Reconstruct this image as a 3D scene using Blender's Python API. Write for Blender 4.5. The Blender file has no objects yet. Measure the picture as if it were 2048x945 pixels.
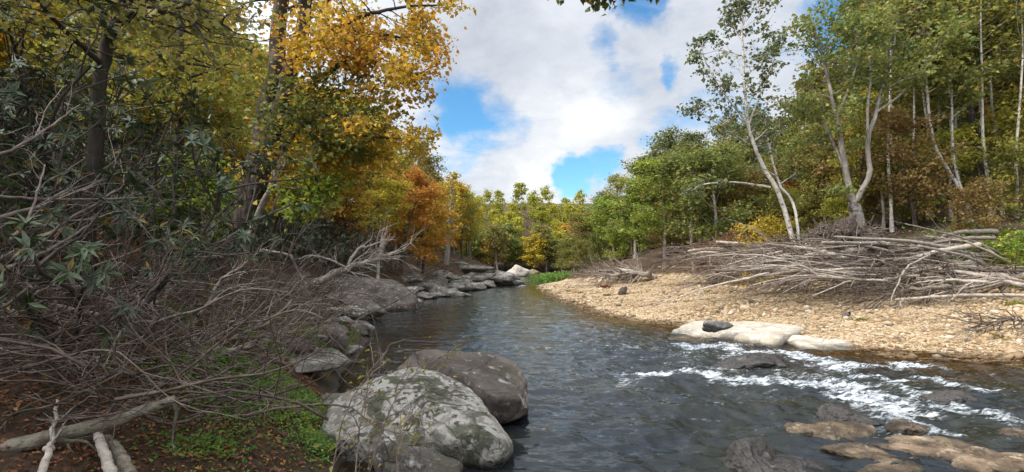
import bpy, bmesh, math, random
import numpy as np
from mathutils import Vector

R = math.radians
scene = bpy.context.scene
COL = scene.collection

# ------------------------------------------------------------------ camera geometry
CAM = np.array([0.0, 0.0, 2.5])
F = 1024.0                       # focal length in pixels of a 2048 px wide frame
PITCH = math.atan(64.5 / F)
SP, CP = math.sin(PITCH), math.cos(PITCH)


def ray(px, py):
    cx, cy = (px - 1024) / F, (472.5 - py) / F
    return np.array([cx, CP - cy * SP, SP + cy * CP])


def at(px, py, Y):
    d = ray(px, py)
    return CAM + d * (Y / d[1])


def at_z(px, py, z=0.0):
    d = ray(px, py)
    return CAM + d * ((z - CAM[2]) / d[2])


def to_px(p):
    x, y, z = np.asarray(p, float) - CAM
    f = y * CP + z * SP
    u = -y * SP + z * CP
    return 1024 + F * x / f, 472.5 - F * u / f


# ------------------------------------------------------------------ noise
_prng = np.random.default_rng(7)
_perm = _prng.permutation(256)
_perm = np.concatenate([_perm, _perm])
_grad = _prng.normal(size=(256, 3))
_grad /= np.linalg.norm(_grad, axis=1)[:, None]


def pn(x, y, z=0.0):
    x, y, z = np.broadcast_arrays(np.asarray(x, float), np.asarray(y, float), np.asarray(z, float))
    xi, yi, zi = np.floor(x).astype(int), np.floor(y).astype(int), np.floor(z).astype(int)
    xf, yf, zf = x - xi, y - yi, z - zi
    u, v, w = [t * t * t * (t * (t * 6 - 15) + 10) for t in (xf, yf, zf)]
    xi, yi, zi = xi & 255, yi & 255, zi & 255

    def g(a, b, c):
        h = _perm[_perm[_perm[(xi + a) & 255] + ((yi + b) & 255)] + ((zi + c) & 255)]
        G = _grad[h]
        return G[..., 0] * (xf - a) + G[..., 1] * (yf - b) + G[..., 2] * (zf - c)
    l = lambda a, b, t: a + t * (b - a)
    return 1.6 * l(l(l(g(0, 0, 0), g(1, 0, 0), u), l(g(0, 1, 0), g(1, 1, 0), u), v),
                   l(l(g(0, 0, 1), g(1, 0, 1), u), l(g(0, 1, 1), g(1, 1, 1), u), v), w)


def fbm(x, y, z=0.0, o=4):
    s, a, f = 0.0, 1.0, 1.0
    for _ in range(o):
        s = s + a * pn(np.asarray(x) * f + 17.3 * _, np.asarray(y) * f + 5.1 * _, np.asarray(z) * f)
        a *= 0.5
        f *= 2.03
    return s


def sstep(a, b, x):
    t = np.clip((x - a) / (b - a), 0, 1)
    return t * t * (3 - 2 * t)


# ------------------------------------------------------------------ terrain
LEFT = np.array([(-0.6, -40), (-1, 0), (-1.6, 4), (-2.2, 7), (-2.9, 9), (-4, 12), (-4.8, 15), (-5.2, 18), (-7.9, 25),
                 (-8.4, 32), (-7.2, 41), (-5.4, 59), (-2.6, 72), (-0.2, 80), (0.4, 90), (-1, 105), (-4, 130), (-7, 170),
                 (-7, 460), (-460, 460), (-460, -40)], float)
RIGHT = np.array([(18, -40), (17, 5), (15.5, 10), (14.1, 14.1), (10.7, 15.9), (7.4, 22.3), (5.8, 25), (5, 29),
                  (4.2, 41), (3.4, 67), (4.3, 80), (8, 92), (22, 100), (50, 105), (460, 115), (460, -40)], float)
BANK = np.array([(460, 10), (70, 18), (45, 21), (30, 24.5), (23.5, 28.5), (19.5, 35), (16, 45), (12, 55), (8.5, 66), (7.6, 75),
                 (10.5, 84), (21, 92), (45, 97), (460, 107)], float)
FAR = np.array([(-460, 176), (-20, 170), (-4, 166), (6, 163), (20, 168), (60, 172), (460, 176), (460, 480), (-460, 480)], float)


def sdist(poly, x, y):
    """signed distance, positive inside"""
    d = np.full(x.shape, 1e9)
    ins = np.zeros(x.shape, bool)
    for (ax, ay), (bx, by) in zip(poly, np.roll(poly, -1, 0)):
        ex, ey = bx - ax, by - ay
        t = np.clip(((x - ax) * ex + (y - ay) * ey) / (ex * ex + ey * ey), 0, 1)
        d = np.minimum(d, np.hypot(x - ax - t * ex, y - ay - t * ey))
        c = (ay > y) != (by > y)
        with np.errstate(divide='ignore', invalid='ignore'):
            ins ^= c & (x < ex * (y - ay) / (ey if ey else 1e-12) + ax)
    return np.where(ins, d, -d)


def land(x, y):
    x = np.asarray(x, float)
    y = np.asarray(y, float)
    wob = 0.35 * pn(x * .35, y * .35, 3.3) * np.clip(np.hypot(x, y) / 12, .3, 2.2)
    dl, dr, db, df = sdist(LEFT, x, y) + wob, sdist(RIGHT, x, y) + wob * .8, sdist(BANK, x, y), sdist(FAR, x, y) + wob
    zl = np.interp(dl, [0, .6, 1.6, 3, 5, 7, 12, 25, 60, 150, 400], [0, .42, .95, 1.7, 3.0, 3.7, 5.6, 12, 30, 62, 100])
    lowf = sstep(24, 34, y) * (1 - sstep(60, 75, y))           # rock shelf on the outer bend: lower bank
    zl = zl * (1 - .25 * lowf)
    zl = zl * (.74 + .26 * sstep(5, 13, y))
    zl = zl * (1 - .45 * sstep(120, 160, y) * (dl < 60))
    zr = np.interp(dr, [0, 1, 3, 8, 14, 60], [0, .16, .42, 1.05, 1.45, 1.8])
    zb = np.interp(db, [-1.5, 0, 1.5, 4, 12, 40, 100, 300], [0, .5, 2.2, 3.3, 4.6, 17, 46, 90])
    zb = zb * (1 - .5 * sstep(50, 80, y))
    zf = np.interp(df, [0, 2, 8, 25, 90, 300], [0, .6, 1.0, 5, 32, 70])
    n = fbm(x * .22, y * .22, 1.7, 5)
    zl = zl + n * np.clip(dl, 0, 4) * .11 + (.14 * fbm(x * 1.3, y * 1.3, 4.7, 4) + .1 * np.abs(fbm(x * .8, y * .8, 9.7, 3))) * np.clip(dl * 1.2, 0, 1) * (1 - sstep(25, 60, y))
    zr = zr + zb + n * (.05 + .22 * sstep(0, 3, db)) * np.clip(dr, 0, 1)
    zf = zf + n * .2 * np.clip(df, 0, 2)
    dw = np.minimum(np.minimum(-dl * .35, -dr * .085), -df * .2)
    zw = -np.minimum(np.clip(dw, 0, 9), .75) + .06 * n * np.clip(dw * 6, 0, 1)
    z = np.where(dl > 0, zl, np.where(dr > 0, zr, np.where(df > 0, zf, zw)))
    z = np.where((df > 0) & (dl > 0), np.maximum(zl, zf), z)
    return z, dl, dr, db, df


def hz(x, y):
    return float(land(np.array([x]), np.array([y]))[0][0])


def on_ground(px, py, lo=2.5, hi=240):
    """first point of the ground along a sight line (used to find where things stand)"""
    d = ray(px, py)
    s = np.geomspace(lo, hi, 1500)
    P = CAM + d * s[:, None]
    z = np.maximum(land(P[:, 0], P[:, 1])[0], 0)
    k = np.argmax(P[:, 2] <= z)
    return np.array([P[k, 0], P[k, 1], z[k]])


# ------------------------------------------------------------------ mesh collecting
_fc = {}


def _tube_faces(m, n):
    if (m, n) not in _fc:
        i = np.arange(m - 1)[:, None] * n
        j = np.arange(n)[None]
        k = (j + 1) % n
        _fc[m, n] = np.stack([i + j, i + k, i + n + k, i + n + j], -1).reshape(-1, 4)
    return _fc[m, n]


def nrm(v):
    v = np.asarray(v, float)
    return v / (np.linalg.norm(v, axis=-1, keepdims=True) + 1e-12)


class Geo:
    def __init__(s):
        s.V, s.Q, s.T, s.n = [], [], [], 0
        s.ra, s.rb = [], []
        s.ta, s.tb = [], []
        s.ng = []

    def tube(s, P, Rd, n=5, rnd=.5, cl=.5, cap=False):
        P = np.asarray(P, float)
        m = len(P)
        T = nrm(np.gradient(P, axis=0))
        ref = np.eye(3)[np.argmin(np.abs(T).mean(0))]
        N = nrm(np.cross(T, ref))
        B = np.cross(T, N)
        a = np.arange(n) * 2 * math.pi / n
        Rd = np.asarray(Rd, float)
        Rm = Rd[:, None, None] if Rd.ndim == 1 else Rd[:, :, None]
        V = P[:, None] + Rm * (np.cos(a)[None, :, None] * N[:, None] + np.sin(a)[None, :, None] * B[:, None])
        f = _tube_faces(m, n) + s.n
        s.V.append(V.reshape(-1, 3))
        s.Q.append(f)
        s.ra.append(np.full(len(f), rnd))
        s.rb.append(np.full(len(f), cl))
        if cap:
            s.ng.append(list(range(s.n + n - 1, s.n - 1, -1)))
            s.ng.append(list(range(s.n + (m - 1) * n, s.n + m * n)))
        s.n += m * n

    def leaves(s, pos, along, nor, L, asp, rnd, cl, fold=.18):
        """leaf blades: six-cornered, folded along the midrib; two quads each"""
        k = len(pos)
        if not k:
            return
        u = nrm(along)
        w = nrm(np.cross(nor, u))
        v = np.cross(u, w)
        L = np.broadcast_to(np.asarray(L, float), (k,))[:, None]
        wd = L * asp * .5
        up = v * L * fold
        base, tip, mid = pos, pos + u * L - v * L * .12, pos + u * L * .5
        l1, r1 = pos + u * L * .38 + w * wd + up, pos + u * L * .38 - w * wd + up
        V = np.stack([base, l1, tip, r1], 1).reshape(-1, 3)
        o = s.n + np.arange(k)[:, None] * 4
        f = np.concatenate([o + np.array([0, 1, 2]), o + np.array([0, 2, 3])], 1).reshape(-1, 3)
        s.V.append(V)
        s.T.append(f)
        s.ta.append(np.repeat(rnd, 2))
        s.tb.append(np.repeat(cl, 2))
        s.n += 4 * k

    def raw(s, V, Tr, rnd, cl):
        s.V.append(V)
        s.T.append(Tr + s.n)
        s.ta.append(rnd)
        s.tb.append(cl)
        s.n += len(V)

    def add(s, g, M=None, off=(0, 0, 0)):
        """append another collection, turned by M and moved"""
        for V in g.V:
            s.V.append((V @ M.T if M is not None else V) + np.asarray(off))
        for a, b in (('Q', 'Q'), ('T', 'T')):
            for f in getattr(g, a):
                getattr(s, b).append(f + s.n)
        s.ra += g.ra
        s.rb += g.rb
        s.ta += g.ta
        s.tb += g.tb
        s.n += g.n

    def mesh(s, name, mat, smooth=True):
        me = bpy.data.meshes.new(name)
        V = np.concatenate(s.V).astype(np.float32)
        Q = np.concatenate(s.Q) if s.Q else np.zeros((0, 4), int)
        T = np.concatenate(s.T) if s.T else np.zeros((0, 3), int)
        loops = [Q.ravel(), T.ravel()] + [np.array(g) for g in s.ng]
        tot = np.concatenate([np.full(len(Q), 4), np.full(len(T), 3), np.array([len(g) for g in s.ng], int)]).astype(np.int32)
        lv = np.concatenate(loops).astype(np.int32)
        me.vertices.add(len(V))
        me.vertices.foreach_set('co', V.ravel())
        me.loops.add(len(lv))
        me.loops.foreach_set('vertex_index', lv)
        me.polygons.add(len(tot))
        me.polygons.foreach_set('loop_start', np.concatenate([[0], np.cumsum(tot)[:-1]]).astype(np.int32))
        me.polygons.foreach_set('loop_total', tot)
        me.polygons.foreach_set('use_smooth', np.full(len(tot), smooth))
        e = np.full(len(s.ng), .5)
        for nm, q, t in (('rnd', s.ra, s.ta), ('clump', s.rb, s.tb)):
            at_ = me.attributes.new(nm, 'FLOAT', 'FACE')
            at_.data.foreach_set('value', np.concatenate([np.concatenate(q) if q else np.zeros(0),
                                                          np.concatenate(t) if t else np.zeros(0), e]).astype(np.float32))
        me.update(calc_edges=True)
        me.validate()
        if mat:
            me.materials.append(mat)
        return me


def link(name, data, parent=None, mat=None):
    o = bpy.data.objects.new(name, data)
    COL.objects.link(o)
    if parent:
        o.parent = parent
    if mat and data:
        o.material_slots[0].link = 'OBJECT'
        o.material_slots[0].material = mat
    return o


def tag(o, label=None, cat=None, group=None, kind=None):
    for k, v in (('label', label), ('category', cat), ('group', group), ('kind', kind)):
        if v:
            o[k] = v
    return o


def empty(name, loc, rz=0, sc=1.0, label=None, cat=None, group=None):
    o = link(name, None)
    o.location = loc
    o.rotation_euler = (0, 0, rz)
    o.scale = (sc, sc, sc) if np.isscalar(sc) else sc
    return tag(o, label, cat, group)


def ordinal(n):
    w = ['zeroth', 'first', 'second', 'third', 'fourth', 'fifth', 'sixth', 'seventh', 'eighth', 'ninth', 'tenth', 'eleventh', 'twelfth',
         'thirteenth', 'fourteenth', 'fifteenth', 'sixteenth', 'seventeenth', 'eighteenth', 'nineteenth', 'twentieth']
    return w[n] if n < len(w) else ('twenty-' + w[n - 20] if n < 30 else ('thirtieth' if n == 30 else ('thirty-' + w[n - 30] if n < 40 else ('fortieth' if n == 40 else 'forty-' + w[n - 40]))))


# ------------------------------------------------------------------ materials
def new_mat(name):
    m = bpy.data.materials.new(name)
    m.use_nodes = True
    nt = m.node_tree
    nt.nodes.clear()
    return m, nt


class NT:
    def __init__(s, nt):
        s.nt = nt

    def n(s, t, **k):
        nd = s.nt.nodes.new(t)
        for a, b in k.items():
            if a == 'inp':
                for i, v in b.items():
                    if hasattr(v, 'is_linked') or isinstance(v, bpy.types.NodeSocket):
                        s.nt.links.new(v, nd.inputs[i])
                    else:
                        nd.inputs[i].default_value = v
            else:
                setattr(nd, a, b)
        return nd

    def math(s, op, a, b=0.0, c=None, clamp=False):
        i = {0: a, 1: b}
        if c is not None:
            i[2] = c
        return s.n('ShaderNodeMath', operation=op, use_clamp=clamp, inp=i).outputs[0]

    def mix(s, f, a, b, bt='MIX'):
        nd = s.n('ShaderNodeMix', data_type='RGBA', blend_type=bt, clamp_factor=True)
        for i, v in ((0, f), (6, a), (7, b)):
            if isinstance(v, bpy.types.NodeSocket):
                s.nt.links.new(v, nd.inputs[i])
            else:
                nd.inputs[i].default_value = (*v, 1) if isinstance(v, tuple) and len(v) == 3 else v
        return nd.outputs[2]

    def noise(s, vec, scale, detail=4, rough=.55, dist=0.0, out=0):
        nd = s.n('ShaderNodeTexNoise', inp={'Scale': scale, 'Detail': detail, 'Roughness': rough, 'Distortion': dist})
        if vec is not None:
            s.nt.links.new(vec, nd.inputs['Vector'])
        return nd.outputs[out]

    def ramp(s, f, stops, interp='LINEAR'):
        nd = s.n('ShaderNodeValToRGB')
        s.nt.links.new(f, nd.inputs[0])
        cr = nd.color_ramp
        cr.interpolation = interp
        while len(cr.elements) < len(stops):
            cr.elements.new(.5)
        for e, (p, c) in zip(cr.elements, stops):
            e.position = p
            e.color = (*c, 1) if len(c) == 3 else c
        return nd.outputs[0]

    def smooth(s, v, a, b):
        return s.n('ShaderNodeMapRange', interpolation_type='SMOOTHSTEP', inp={0: v, 1: a, 2: b}).outputs[0]

    def mapping(s, vec, scale=(1, 1, 1), rot=(0, 0, 0), loc=(0, 0, 0)):
        return s.n('ShaderNodeMapping', inp={0: vec, 1: loc, 2: rot, 3: scale}).outputs[0]

    def bump(s, h, st=.5, dist=.05, normal=None):
        i = {'Height': h, 'Strength': st, 'Distance': dist}
        if normal is not None:
            i['Normal'] = normal
        return s.n('ShaderNodeBump', inp=i).outputs[0]

    def out(s, sh):
        o = s.n('ShaderNodeOutputMaterial')
        s.nt.links.new(sh, o.inputs[0])

    def pbsdf(s, col, rough=.8, normal=None, spec=.3):
        nd = s.n('ShaderNodeBsdfPrincipled', inp={'Base Color': col if isinstance(col, bpy.types.NodeSocket) else (*col, 1),
                                                  'Roughness': rough, 'Specular IOR Level': spec})
        if normal is not None:
            s.nt.links.new(normal, nd.inputs['Normal'])
        return nd.outputs[0]


def leaf_mat(name, a, b, c=None, trans=.4, rough=.5, spec=.25, hv=.04):
    """a: usual leaf colour, b: the colour of some clumps, c: a few single leaves"""
    m, nt = new_mat(name)
    k = NT(nt)
    r = k.n('ShaderNodeAttribute', attribute_name='rnd').outputs['Fac']
    cl = k.n('ShaderNodeAttribute', attribute_name='clump').outputs['Fac']
    oi = k.n('ShaderNodeObjectInfo').outputs['Random']
    f = k.math('ADD', k.math('MULTIPLY', cl, .75), k.math('MULTIPLY', r, .35))
    f = k.math('ADD', f, k.math('MULTIPLY_ADD', oi, .4, -.25))
    col = k.mix(k.smooth(f, .35, .85), a, b)
    if c:
        col = k.mix(k.math('GREATER_THAN', k.math('FRACT', k.math('MULTIPLY', r, 7.31)), .9), col, c)
    val = k.math('MULTIPLY_ADD', k.math('FRACT', k.math('MULTIPLY', r, 13.7)), .7, .62)
    hue = k.math('MULTIPLY_ADD', oi, hv, .5 - hv / 2)
    hs = k.n('ShaderNodeHueSaturation', inp={'Hue': hue, 'Value': val, 'Color': col}).outputs[0]
    p = k.pbsdf(hs, rough, None, spec)
    t = k.n('ShaderNodeBsdfTranslucent', inp={'Color': hs}).outputs[0]
    k.out(k.n('ShaderNodeMixShader', inp={0: trans, 1: p, 2: t}).outputs[0])
    return m


def bark_mat(name, a, b, c, scale=6, zs=.22, spots=0.0, bump=.6, rough=.9):
    m, nt = new_mat(name)
    k = NT(nt)
    co = k.n('ShaderNodeTexCoord').outputs['Object']
    v = k.mapping(co, (1, 1, zs))
    n1 = k.noise(v, scale, 6, .65)
    n2 = k.noise(co, scale * .25, 4, .6)
    n3 = k.noise(v, scale * 4, 3, .6)
    col = k.mix(k.smooth(n1, .35, .68), a, b)
    col = k.mix(k.smooth(n2, .5, .68), col, c)
    if spots:
        col = k.mix(k.smooth(k.noise(k.mapping(co, (1, 1, 1.6)), scale * .8, 3, .6), .56, .64), col, (spots, spots * .9, spots * .8))
    rn = k.n('ShaderNodeAttribute', attribute_name='rnd').outputs['Fac']
    oi = k.n('ShaderNodeObjectInfo').outputs['Random']
    val = k.math('MULTIPLY', k.math('MULTIPLY_ADD', rn, .7, .65), k.math('MULTIPLY_ADD', oi, .5, .75))
    col = k.n('ShaderNodeHueSaturation', inp={'Value': val, 'Color': col}).outputs[0]
    h = k.math('ADD', n1, k.math('MULTIPLY', n3, .4))
    k.out(k.pbsdf(col, rough, k.bump(h, bump, .04), .2))
    return m


def rock_mat(name, base, dark, lich, lich_lo=.5, lich_hi=.56, moss=.0, scale=1.0, wet=False, layers=0.0, wetline=True, bump=.8, crack=.3, spots=0.0):
    m, nt = new_mat(name)
    k = NT(nt)
    geo = k.n('ShaderNodeNewGeometry')
    co = k.n('ShaderNodeTexCoord').outputs['Object']
    oi = k.n('ShaderNodeObjectInfo').outputs['Random']
    off = k.n('ShaderNodeVectorMath', operation='ADD', inp={0: co, 1: k.n('ShaderNodeCombineXYZ', inp={0: k.math('MULTIPLY', oi, 37.0), 1: k.math('MULTIPLY', oi, 11.0), 2: 0.0}).outputs[0]}).outputs[0]
    n1 = k.noise(off, 1.3 * scale, 8, .62, .3)
    n2 = k.noise(off, 3.2 * scale, 7, .68, .15)
    n3 = k.noise(off, 14 * scale, 8, .75)
    n4 = k.noise(off, .8 * scale, 5, .6, .8)
    col = k.mix(k.smooth(n1, .36, .66), dark, base)
    col = k.mix(k.smooth(k.math('ADD', n2, k.math('MULTIPLY_ADD', n3, .16, -.08)), lich_lo, lich_hi), col, lich)
    col = k.mix(k.math('MULTIPLY', k.smooth(n3, .5, .72), .45), col, dark)
    if layers:
        lay = k.noise(k.mapping(off, (.5, 1, 5), (.25, .1, 0)), 2.6 * scale, 5, .6, .3)
        col = k.mix(k.math('MULTIPLY', k.smooth(lay, .46, .64), layers), col, dark)
    cr = k.n('ShaderNodeTexVoronoi', feature='DISTANCE_TO_EDGE', inp={'Scale': .9 * scale})
    nt.links.new(k.mix(.35, off, k.noise(off, 2.0, 4, .6, out=1)), cr.inputs['Vector'])
    ck = k.smooth(cr.outputs['Distance'], .0, .02)
    col = k.mix(k.math('MULTIPLY', k.math('SUBTRACT', 1.0, ck), crack), col, (.02, .018, .015))
    if spots:
        sp = k.noise(off, 4.5 * scale, 5, .6, .2)
        sn = k.noise(off, .9, 3, .5)
        col = k.mix(k.math('MULTIPLY', k.smooth(k.math('ADD', sp, k.math('MULTIPLY_ADD', sn, .5, -.25)), .56, .6), spots), col, (.05, .042, .033))
    if moss:
        col = k.mix(k.math('MULTIPLY', k.smooth(n4, .53, .6), moss), col, (.035, .038, .014))
    z = k.n('ShaderNodeSeparateXYZ', inp={0: geo.outputs['Position']}).outputs[2]
    rough = .85
    if wetline:                                       # damp band left by the river
        w = k.math('SUBTRACT', 1.0, k.smooth(k.math('ADD', z, k.math('MULTIPLY_ADD', n1, .3, -.15)), .03, .17))
        col = k.mix(k.math('MULTIPLY', w, .72), col, (.018, .015, .01))
        rough = k.math('MULTIPLY_ADD', w, -.6, .85)
    if wet:
        rough = k.math('MULTIPLY_ADD', n2, .5, .05)
    h = k.math('ADD', k.math('ADD', k.math('MULTIPLY', n2, .8), k.math('MULTIPLY', n3, .25)), k.math('MULTIPLY', ck, .25 * crack))
    k.out(k.pbsdf(col, rough, k.bump(h, bump, .11), .5 if wet else .3))
    return m


M = {}
M['green'] = leaf_mat('leaf_green', (.135, .165, .045), (.22, .225, .055), (.33, .25, .05), trans=.45)
M['green_dk'] = leaf_mat('leaf_deep_green', (.1, .122, .036), (.155, .165, .046), (.27, .18, .04), trans=.45)
M['green_grey'] = leaf_mat('leaf_grey_green', (.1, .125, .055), (.15, .165, .075), (.24, .2, .07))
M['lime'] = leaf_mat('leaf_lime', (.2, .28, .045), (.3, .34, .05), (.45, .38, .05), trans=.45)
M['olive'] = leaf_mat('leaf_olive', (.18, .18, .045), (.26, .235, .05), (.4, .28, .05), trans=.45)
M['ygreen'] = leaf_mat('leaf_yellow_green', (.26, .27, .045), (.4, .34, .045), (.45, .26, .04), trans=.45)
M['yellow'] = leaf_mat('leaf_yellow', (.46, .37, .04), (.3, .29, .04), (.5, .28, .04), trans=.45)
M['gold'] = leaf_mat('leaf_gold', (.47, .29, .035), (.45, .34, .04), (.45, .18, .03), trans=.45)
M['orange'] = leaf_mat('leaf_orange', (.46, .27, .04), (.44, .3, .05), (.45, .16, .03), trans=.45)
M['maple'] = leaf_mat('leaf_orange_yellow', (.51, .3, .038), (.5, .2, .036), (.36, .28, .045), trans=.5)
M['maple_green'] = leaf_mat('leaf_green_yellow', (.13, .16, .035), (.26, .25, .04), (.45, .33, .04), trans=.45)
M['rust'] = leaf_mat('leaf_rust', (.22, .125, .05), (.28, .19, .06), (.2, .17, .05), trans=.45)
M['red'] = leaf_mat('leaf_red', (.2, .045, .025), (.28, .09, .03), None)
M['rhodo'] = leaf_mat('leaf_evergreen', (.045, .068, .03), (.075, .1, .042), (.2, .13, .03), trans=.12, rough=.45, spec=.35, hv=.02)
M['cover'] = leaf_mat('leaf_ground_cover', (.13, .26, .05), (.2, .3, .055), (.3, .27, .04), trans=.45)
M['litter'] = leaf_mat('leaf_litter', (.17, .085, .045), (.26, .11, .05), (.38, .2, .06), trans=.1, rough=.8, spec=.1)
M['needle'] = leaf_mat('leaf_needle', (.03, .055, .025), (.05, .075, .03), None, trans=.1)

M['bark_dark'] = bark_mat('bark_dark', (.035, .028, .022), (.085, .07, .055), (.12, .1, .085))
M['bark_brown'] = bark_mat('bark_brown', (.02, .015, .012), (.06, .046, .037), (.1, .082, .066), scale=7, bump=1.0)
M['bark_grey'] = bark_mat('bark_grey', (.15, .13, .11), (.29, .26, .225), (.35, .32, .28), scale=5, bump=.4)
M['bark_pale'] = bark_mat('bark_pale', (.34, .31, .265), (.5, .47, .41), (.25, .22, .18), scale=4, spots=.11, bump=.25)
M['dead_pale'] = bark_mat('dead_pale', (.2, .168, .138), (.37, .325, .272), (.27, .225, .185), scale=9, zs=1, bump=.5)
M['dead_grey'] = bark_mat('dead_grey', (.115, .09, .072), (.24, .198, .162), (.16, .125, .1), scale=9, zs=1, bump=.5)
M['dead_dark'] = bark_mat('deadwood_dark', (.055, .04, .035), (.13, .1, .088), (.09, .065, .055), scale=9, zs=1, bump=.5)
M['twig'] = bark_mat('twig_brown', (.085, .062, .047), (.2, .158, .125), (.13, .092, .07), scale=9, zs=1, bump=.2)
M['twig_dark'] = bark_mat('twig_dark', (.04, .027, .02), (.1, .074, .058), (.07, .046, .034), scale=9, zs=1, bump=.2)
M['twig_mid'] = bark_mat('twig_mid', (.058, .041, .032), (.15, .118, .096), (.09, .063, .05), scale=9, zs=1, bump=.2)
M['log_mossy'] = bark_mat('log_bark', (.1, .085, .06), (.24, .21, .16), (.15, .15, .09), scale=8, zs=1, bump=1.0)

M['rock_lichen'] = rock_mat('rock_lichen', (.26, .232, .195), (.17, .147, .12), (.37, .35, .3), .475, .52, moss=.8, scale=1.9, bump=.9, crack=.6, spots=.9)
M['rock_dark'] = rock_mat('rock_dark', (.15, .122, .1), (.062, .05, .04), (.32, .295, .26), .57, .62, moss=.5, scale=1.3, layers=.6, crack=.6)
M['rock_bank'] = rock_mat('rock_bank', (.19, .17, .145), (.07, .06, .05), (.34, .32, .27), .55, .63, moss=.6, layers=.6, crack=.5)
M['rock_grey'] = rock_mat('rock_grey', (.27, .25, .22), (.11, .097, .083), (.36, .34, .3), .5, .6, moss=.4, layers=.6, crack=.5)
M['rock_pale'] = rock_mat('rock_pale', (.45, .405, .335), (.3, .255, .19), (.5, .465, .4), .5, .62, moss=0, scale=1.1, layers=.5, bump=.7, crack=.35)
M['rock_tan'] = rock_mat('rock_tan', (.27, .19, .12), (.11, .075, .045), (.38, .3, .21), .53, .62, moss=.35, scale=1.6, layers=.7, crack=.6)
M['rock_wet'] = rock_mat('rock_wet', (.05, .042, .036), (.02, .017, .015), (.11, .1, .09), .6, .68, moss=0, wet=True, wetline=False, scale=1.3)
M['rock_drift'] = rock_mat('rock_slate', (.2, .19, .175), (.08, .075, .07), (.26, .25, .22), .55, .65, moss=0, layers=.8, wetline=False, scale=2)


def ground_mat():
    m, nt = new_mat('ground')
    k = NT(nt)
    pos = k.n('ShaderNodeNewGeometry').outputs['Position']
    gv = k.n('ShaderNodeAttribute', attribute_name='gravel').outputs['Fac']
    z = k.n('ShaderNodeSeparateXYZ', inp={0: pos}).outputs[2]
    # river gravel
    vo = k.n('ShaderNodeTexVoronoi', inp={'Scale': 11.0, 'Randomness': 1.0, 'Vector': pos})
    cell = k.n('ShaderNodeSeparateColor', inp={0: vo.outputs['Color']}).outputs[0]
    vo2 = k.n('ShaderNodeTexVoronoi', inp={'Scale': 4.5, 'Randomness': 1.0, 'Vector': pos})
    cell2 = k.n('ShaderNodeSeparateColor', inp={0: vo2.outputs['Color']}).outputs[0]
    c = k.ramp(cell, [(0, (.16, .11, .06)), (.3, (.29, .21, .12)), (.6, (.37, .275, .165)), (.85, (.43, .355, .25)), (1, (.5, .455, .37))])
    c2 = k.ramp(cell2, [(0, (.25, .15, .07)), (.5, (.42, .3, .16)), (1, (.55, .45, .31))])
    c = k.mix(.35, c, c2)
    big = k.noise(pos, .35, 4, .6)
    c = k.mix(k.math('MULTIPLY', k.smooth(big, .45, .7), .35), c, (.3, .2, .1))
    # forest floor
    n1 = k.noise(pos, 1.1, 6, .65)
    n2 = k.noise(pos, 9, 6, .7)
    n3 = k.noise(pos, 31, 4, .7)
    lit = k.ramp(k.math('ADD', k.math('MULTIPLY', n2, .6), k.math('MULTIPLY', n3, .4)),
                 [(.3, (.012, .009, .007)), (.46, (.045, .028, .018)), (.56, (.085, .048, .026)), (.68, (.13, .075, .04)), (.8, (.07, .06, .03))])
    lit = k.mix(k.math('MULTIPLY', k.smooth(n1, .5, .62), .5), lit, (.04, .045, .018))
    col = k.mix(k.smooth(k.math('ADD', gv, k.math('MULTIPLY_ADD', n1, .5, -.25)), .4, .6), lit, c)
    # wet and submerged bed
    bed = k.ramp(k.math('ADD', k.math('MULTIPLY', cell, .5), k.math('MULTIPLY', n1, .5)), [(.2, (.05, .032, .014)), (.5, (.13, .085, .036)), (.8, (.24, .165, .08))])
    bed = k.mix(gv, (.03, .021, .013), bed)
    w = k.math('SUBTRACT', 1.0, k.smooth(k.math('ADD', z, k.math('MULTIPLY_ADD', n2, .1, -.05)), .0, .09))
    col = k.mix(w, col, bed)
    h = k.math('ADD', k.math('MULTIPLY', n2, .6), k.math('MULTIPLY', n3, .4))
    h = k.math('ADD', k.math('MULTIPLY', h, k.math('SUBTRACT', 1.0, gv)), k.math('MULTIPLY', k.math('SUBTRACT', .4, vo.outputs['Distance']), gv))
    k.out(k.pbsdf(col, k.math('MULTIPLY_ADD', w, -.4, .92), k.bump(h, .9, .07), .2))
    return m


def pebble_mat():
    m, nt = new_mat('pebble')
    k = NT(nt)
    r = k.n('ShaderNodeAttribute', attribute_name='rnd').outputs['Fac']
    pos = k.n('ShaderNodeNewGeometry').outputs['Position']
    c = k.ramp(r, [(0, (.1, .085, .07)), (.15, (.19, .12, .06)), (.38, (.31, .21, .11)), (.63, (.38, .27, .155)), (.84, (.43, .335, .22)), (.95, (.53, .47, .37)), (1, (.28, .13, .06))])
    c = k.mix(k.math('MULTIPLY', k.noise(pos, 30, 4, .6), .4), c, (.2, .15, .09))
    bd = k.noise(k.mapping(pos, (.5, 1.0, 1)), .55, 5, .6)
    c = k.mix(k.math('MULTIPLY', k.smooth(bd, .48, .66), .5), c, (.24, .17, .1))
    z = k.n('ShaderNodeSeparateXYZ', inp={0: pos}).outputs[2]
    w = k.math('SUBTRACT', 1.0, k.smooth(k.math('ADD', z, k.math('MULTIPLY_ADD', bd, .16, -.08)), .03, .16))
    c = k.mix(k.math('MULTIPLY', w, .8), c, (.07, .04, .018))
    k.out(k.pbsdf(c, .8, None, .25))
    return m


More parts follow.
